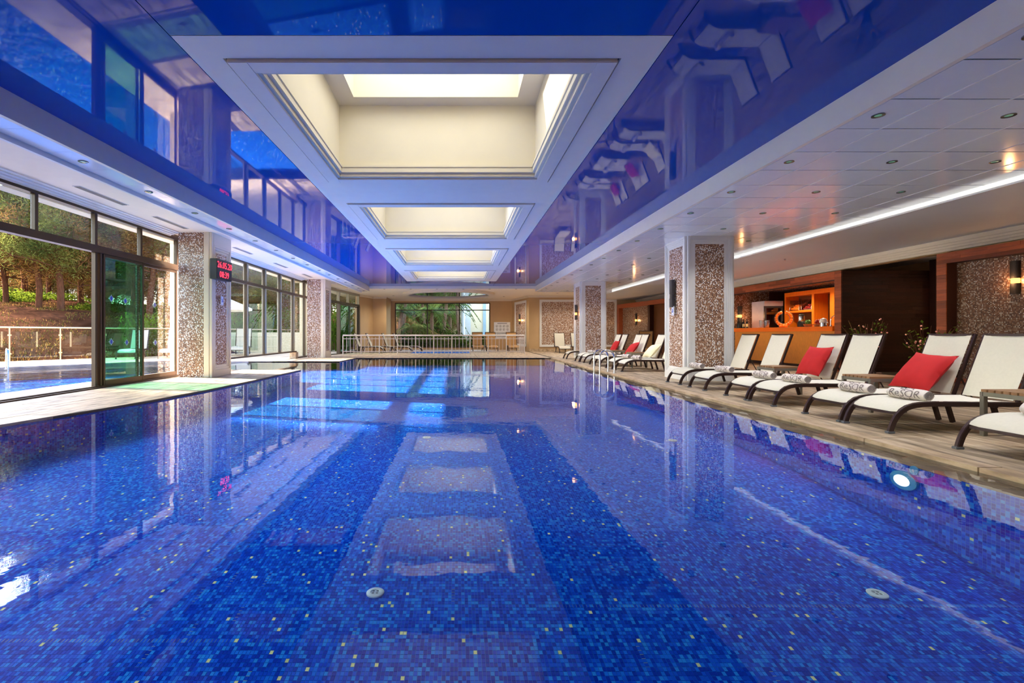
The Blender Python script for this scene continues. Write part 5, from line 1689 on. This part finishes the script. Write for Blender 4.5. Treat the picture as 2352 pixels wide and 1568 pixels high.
# ---- pool fittings
def bottom_pt(px, py):
    # where the sight line meets the sloping pool floor
    sl = (py - 767) / 1115.0
    y = 1.0
    while y < 19.5 and CAMZ - sl * y > floor_z(y):
        y += .01
    return ((px - 1052) / 1115.0 * y, y, floor_z(y))
for (px, py, lab) in ((862, 1364, 'round white inlet on the pool floor near the camera'), (2015, 1366, 'round white inlet on the pool floor at the right'), (45, 1008, 'round white inlet on the pool floor by the left edge'), (980, 1005, 'round inlet at the far end of the dark blue pool floor'), (1545, 1012, 'round inlet below the near column reflection')):
    x, y, z = bottom_pt(px, py)
    rt = empty('pool_inlet', (x, y, z), 0, lab, 'pool fitting', 'round inlets on the pool floor')
    MB().lathe([(.055, .0), (.055, .008), (.05, .012), (.03, .012), (.026, .008), (.001, .008)], 24).build('rim', 'fitting', rt, smooth=True)
    m_ = MB()
    for q in range(4):
        a_ = PI / 2 * q + PI / 4
        m_.quad(*[(.017 * math.cos(a_) + .008 * math.cos(2 * PI * w / 8), .017 * math.sin(a_) + .008 * math.sin(2 * PI * w / 8), .0095) for w in range(8)])
    m_.build('grate_holes', 'fitting_dark', rt)
pl = empty('pool_light', (XR, 3.80, -.185), -PI / 2, 'round white underwater lamp on the right pool wall', 'pool light'); pl.scale = (1, 1, .62)
def disc_wall(r0, r1, y0, y1, n=28):
    m_ = MB(); base = 0
    for (r, y) in ((r1, 0), (r1, y0), (r0, y1)):
        for q in range(n):
            m_.v.append((r * math.cos(2 * PI * q / n), y, r * math.sin(2 * PI * q / n)))
    for k in range(2):
        for q in range(n):
            i = k * n + q; j = k * n + (q + 1) % n
            m_.f.append((i, j, j + n, i + n))
    return m_
disc_wall(.07, .115, -.02, -.03).build('rim', 'light_rim', pl, smooth=True)
m_ = MB(); m_.quad(*[(.07 * math.cos(2 * PI * q / 28), -.03, .07 * math.sin(2 * PI * q / 28)) for q in range(28)]); m_.build('lens', 'pool_lamp', pl)
pj = empty('wall_inlet', (XR, 3.72, -.085), -PI / 2, 'small round fitting above the underwater lamp', 'pool fitting')
disc_wall(.012, .035, -.01, -.014).build('rim', 'light_rim', pj, smooth=True)
m_ = MB(); m_.quad(*[(.014 * math.cos(2 * PI * q / 14), -.0135, .014 * math.sin(2 * PI * q / 14)) for q in range(14)]); m_.build('hole', 'fitting', pj)

# ---- the bar
bar = empty('bar_counter', (0, 0, 0), 0, 'bar counter with orange wood front and bright orange top edge', 'bar counter')
box('front_panel', XF, XF + .06, 12.64, 17.18, .1, 1.04, 'wood_orange', bar); box('toe_kick', XF + .08, XF + .12, 12.64, 17.18, 0, .1, 'wood_dark', bar)
box('worktop', XF - .05, XF + .62, 12.64, 17.18, 1.04, 1.166, 'counter_orange', bar, .004)
sh = empty('shelf_unit', (0, 0, 0), 0, 'orange wooden shelf unit behind the bar', 'shelf')
SX, SXB = 11.0, 11.45
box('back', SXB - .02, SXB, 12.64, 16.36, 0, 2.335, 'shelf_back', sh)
for (a, b) in ((16.28, 16.36), (15.0, 15.1), (14.2, 14.36), (12.64, 12.8)):
    box('upright', SX, SXB - .02, a, b, 0, 2.2, 'shelf_orange', sh)
box('header', SX, SXB - .02, 14.36, 16.36, 2.2, 2.335, 'shelf_orange', sh); box('header', SX, SXB - .02, 12.64, 14.36, 2.2, 2.335, 'shelf_orange', sh)
box('shelf', SX, SXB - .02, 15.1, 16.28, 1.66, 1.73, 'shelf_orange', sh)
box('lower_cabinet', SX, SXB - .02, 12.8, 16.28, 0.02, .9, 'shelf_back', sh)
for k, (y, mt, n_, lab) in enumerate(((15.9, 'orange_fruit', 22, 'glass box of oranges on the bar shelf'), (15.36, 'red_fruit', 26, 'glass box of small red fruit on the bar shelf'))):
    rt = empty('fruit_box', (SX + .12, y, 1.732), 0, lab, 'fruit box', 'boxes of fruit on the bar shelf')
    m_ = MB()
    for (x0, x1, y0, y1) in ((-.1, .22, -.22, -.21), (-.1, .22, .21, .22), (.21, .22, -.21, .21)):
        m_.box(x0, x1, y0, y1, 0, .34)
    m_.box(-.1, .22, -.22, .22, 0, .01); m_.build('case', 'glass_cup', rt)
    m_ = MB(); ring_ = []
    for (a, b) in (((-.1, -.22, .0), (-.1, -.22, .12)), ((-.1, .22, 0), (-.1, .22, .12)), ((-.1, -.22, .12), (.22, -.22, .34)), ((-.1, .22, .12), (.22, .22, .34)), ((.22, -.22, .34), (.22, .22, .34)), ((-.1, -.22, .01), (-.1, .22, .01))):
        m_.tube([a, b], .008, 5)
    m_.build('case_edge', 'steel', rt)
    rr = .04 if k == 0 else .028
    rg = random.Random(k)
    fm = MB().sphere((0, 0, 0), rr, 10, 6).mesh('fruit', True)
    for q in range(n_):
        row_ = q // 7
        link('fruit', fm, mt, rt, (-.05 + .07 * row_ + rg.uniform(-.01, .01), -.17 + .055 * (q % 7), .05 + .055 * row_ + rg.uniform(-.008, .008)))
fg = empty('fridge', (10.35, 16.39, 0), 0, 'white glass door drinks fridge behind the bar', 'fridge')
box('body', 0, .62, .05, .72, 0.04, 2.08, 'fridge_white', fg, .006)
m_ = MB(); m_.box(0, .06, -.005, .045, .1, 1.9); m_.box(.56, .62, -.005, .045, .1, 1.9); m_.box(.06, .56, -.005, .045, 1.84, 1.9); m_.box(.06, .56, -.005, .045, .1, .18); dr_ = m_.build('door', 'fridge_grey', fg)
box('pane', .06, .56, .02, .026, .18, 1.84, 'fridge_glass', dr_)
box('handle', .58, .6, -.04, -.005, .8, 1.4, 'black_matte', dr_)
for z in (.6, .95, 1.3, 1.6):
    box('shelf', .06, .56, .03, .046, z, z + .012, 'steel', fg)
box('header', 0, .62, -.005, .05, 1.91, 2.08, 'fridge_white', fg)
# orange ring stand
og = empty('orange_stand', (10.0, 14.9, 1.166), -.15, 'round wire stand filled with oranges on the counter', 'fruit stand')
# ring lies in local xz plane, faces -y... seen from the pool side
rgm = MB(); RR = .2
for rr in (RR + .045, RR - .045):
    for yo in (-.04, .04):
        rgm.tube([(rr * math.cos(a), yo, .27 + rr * math.sin(a)) for a in [PI / 2 + .2 + (2 * PI - .4) * k / 36 for k in range(37)]], .0035, 5)
rgm.tube([(-.16, -.06, .005), (0, -.06, .05), (.16, -.06, .005)], .006, 5); rgm.tube([(-.16, .06, .005), (0, .06, .05), (.16, .06, .005)], .004, 5)
rgm.build('wire_frame', 'table_metal', og)
om = MB().sphere((0, 0, 0), .043, 12, 8).mesh('orange', True)
for k in range(17):
    a = PI / 2 + .38 + (2 * PI - .76) * k / 16
    link('orange', om, 'orange_fruit', og, (RR * math.cos(a), 0, .27 + RR * math.sin(a)))
for k in range(3):
    link('orange', om, 'orange_fruit', og, (-.07 + .07 * k, -.075, .038))
og.rotation_euler = (0, 0, -PI / 4)
def lathe_thing(name, prof, loc, mat, label, cat, group=None, n=18):
    rt = empty(name, loc, 0, label, cat, group)
    MB().lathe(prof, n).build('body', mat, rt, smooth=True)
    return rt
for k, (y, lab) in enumerate(((16.92, 'left wine bottle at the far end of the bar'), (16.72, 'right wine bottle at the far end of the bar'))):
    b_ = lathe_thing('bottle', [(.001, 0), (.036, 0), (.036, .19), (.014, .25), (.014, .31), (.001, .31)], (9.95, y, 1.166), 'bottle_dark', lab, 'bottle', 'bottles on the bar')
    MB().lathe([(.037, .05), (.037, .15)], 18).build('bottle_label', 'bottle_label', b_)
lathe_thing('dome_kettle', [(.001, 0), (.09, 0), (.1, .1), (.08, .2), (.03, .25), (.001, .25)], (9.9, 17.05, 1.166), 'black_matte', 'black round appliance at the far end of the bar', 'appliance')
for k, y in enumerate((15.98, 15.72)):
    rt = empty('glass_jug', (10.0, y, 1.166), 0, '%s clear glass jug before the white fridge' % ('left' if k == 0 else 'right'), 'jug', 'glass jugs on the bar')
    MB().lathe([(.055, 0), (.062, .02), (.075, .22), (.078, .24), (.072, .24), (.058, .02), (.001, .02)], 18).build('body', 'glass_cup', rt, smooth=True)
    MB().tube([(.075 * math.cos(q * PI * 2 / 20), .075 * math.sin(q * PI * 2 / 20), .24) for q in range(21)], .004, 5).build('rim', 'black_matte', rt)
    MB().tube([(0, -.075, .21), (0, -.125, .18), (0, -.12, .08), (0, -.068, .05)], .007, 6).build('handle', 'glass_cup', rt, smooth=True)
jc = empty('coffee_machine', (10.15, 14.35, 1.166), 0, 'black and steel juicer right of the orange stand', 'juicer')
MB().lathe([(.001, 0), (.1, 0), (.1, .14), (.08, .17), (.001, .17)], 18).build('base', 'black_matte', jc, smooth=True)
MB().lathe([(.07, .17), (.08, .2), (.08, .3), (.07, .33)], 18).build('bowl', 'steel', jc, smooth=True)
MB().lathe([(.08, .33), (.08, .36), (.03, .38), (.03, .4), (.001, .4)], 18).build('lid', 'black_matte', jc, smooth=True)
for k, (y, mt, lab) in enumerate(((14.0, 'orange_fruit', 'small basket of mixed fruit beside the juicer'), (13.62, 'red_fruit', 'small basket of red fruit left of the white citrus press'))):
    rt = empty('fruit_basket', (10.1, y, 1.166), 0, lab, 'fruit basket', 'fruit baskets on the bar')
    MB().lathe([(.001, .004), (.08, .004), (.12, .08), (.125, .08), (.085, 0)], 18).build('basket', 'table_wood', rt, smooth=True)
    fm = MB().sphere((0, 0, 0), .036, 10, 6).mesh('fruit', True)
    for q in range(9):
        a = q * 2.4; r_ = .02 + .065 * ((q % 5) / 5)
        link('fruit', fm, (mt if q % 3 else 'green_fruit' if k == 0 else mt), rt, (r_ * math.cos(a), r_ * math.sin(a), .07 + .012 * (9 - q)))
cp = empty('citrus_press', (9.95, 13.22, 1.166), 0, 'white domed citrus press on the orange counter', 'citrus press')
MB().lathe([(.001, 0), (.085, 0), (.08, .1), (.001, .1)], 18).build('base', 'steel', cp, smooth=True)
MB().lathe([(.09, .1), (.095, .14), (.07, .21), (.001, .24)], 18).build('dome', 'white_plastic', cp, smooth=True)
MB().tube([(0, -.08, .12), (0, -.15, .1), (0, -.16, .09)], .014, 6).build('spout', 'white_plastic', cp, smooth=True)
fc = empty('tap', (10.05, 12.92, 1.166), 0, 'arched steel tap at the near end of the bar', 'tap')
MB().tube([(0, .17, 0), (0, .17, .16)] + [(0, .17 * math.cos(PI * k / 10), .16 + .13 * math.sin(PI * k / 10)) for k in range(1, 11)] + [(0, -.17, .1)], .013, 8).build('spout', 'steel', fc, smooth=True)
MB().lathe([(.03, 0), (.03, .02), (.016, .03)], 14, 0, .17).build('base', 'steel', fc)
for k, (x, y) in enumerate(((10.25, 15.3), (10.4, 13.9))):
    rt = empty('bar_downlight', (x, y, 2.45), 0, 'warm recessed downlight in the bar canopy, %s' % ('above the fridge' if k == 0 else 'above the shelves'), 'ceiling light', 'downlights over the bar')
    MB().lathe([(.06, 0), (.06, -.008), (.04, -.008)], 18).build('trim_ring', 'spot_ring', rt); MB().lathe([(.04, -.005), (.001, -.006)], 14).build('lens', 'lamp_glow', rt)
    l = bpy.data.lights.new('bar_lamp', 'SPOT'); l.energy = 26; l.color = (1, .78, .5); l.spot_size = R(150); l.spot_blend = .6; l.shadow_soft_size = .05
    o = bpy.data.objects.new('bar_lamp', l); C.objects.link(o); o.parent = rt; o.location = (0, 0, -.02)

rt = empty('passage_fill_light', (11.2, 11.2, ZL), 0, 'added fill light brightening the passage beside the dark partition', 'ceiling light')  # unseen lamp added to brighten the beige passage walls
MB().lathe([(.06, 0), (.06, -.008), (.04, -.008)], 18).build('trim_ring', 'spot_ring', rt); MB().lathe([(.04, -.005), (.001, -.006)], 14).build('lens', 'lamp_glow', rt)
l = bpy.data.lights.new('passage_fill_lamp', 'SPOT'); l.energy = 6; l.color = (1, .85, .65); l.spot_size = R(160); l.spot_blend = .8; l.shadow_soft_size = .05
o = bpy.data.objects.new('passage_fill_lamp', l); C.objects.link(o); o.parent = rt; o.location = (0, 0, -.02)

# ---- white parasol outdoors
um = empty('parasol', (at_px(505, 21.5), 21.5, 0), .2, 'white parasol outdoors beside the clock column', 'parasol')
MB().tube([(0, 0, 0), (0, 0, 2.65)], .025, 8).build('pole', 'exterior_white', um, smooth=True)
m_ = MB()
for k in range(8):
    a, b = 2 * PI * k / 8, 2 * PI * (k + 1) / 8
    m_.quad((0, 0, 2.7), (1.35 * math.cos(a), 1.35 * math.sin(a), 2.1), (1.35 * math.cos(b), 1.35 * math.sin(b), 2.1))
    m_.quad((1.35 * math.cos(a), 1.35 * math.sin(a), 2.1), (1.35 * math.cos(a), 1.35 * math.sin(a), 2.0), (1.35 * math.cos(b), 1.35 * math.sin(b), 2.0), (1.35 * math.cos(b), 1.35 * math.sin(b), 2.1))
m_.build('canopy', 'canvas_white', um)
MB().lathe([(.001, 0), (.28, 0), (.28, .06), (.05, .09), (.001, .09)], 16).build('base', 'table_metal', um)
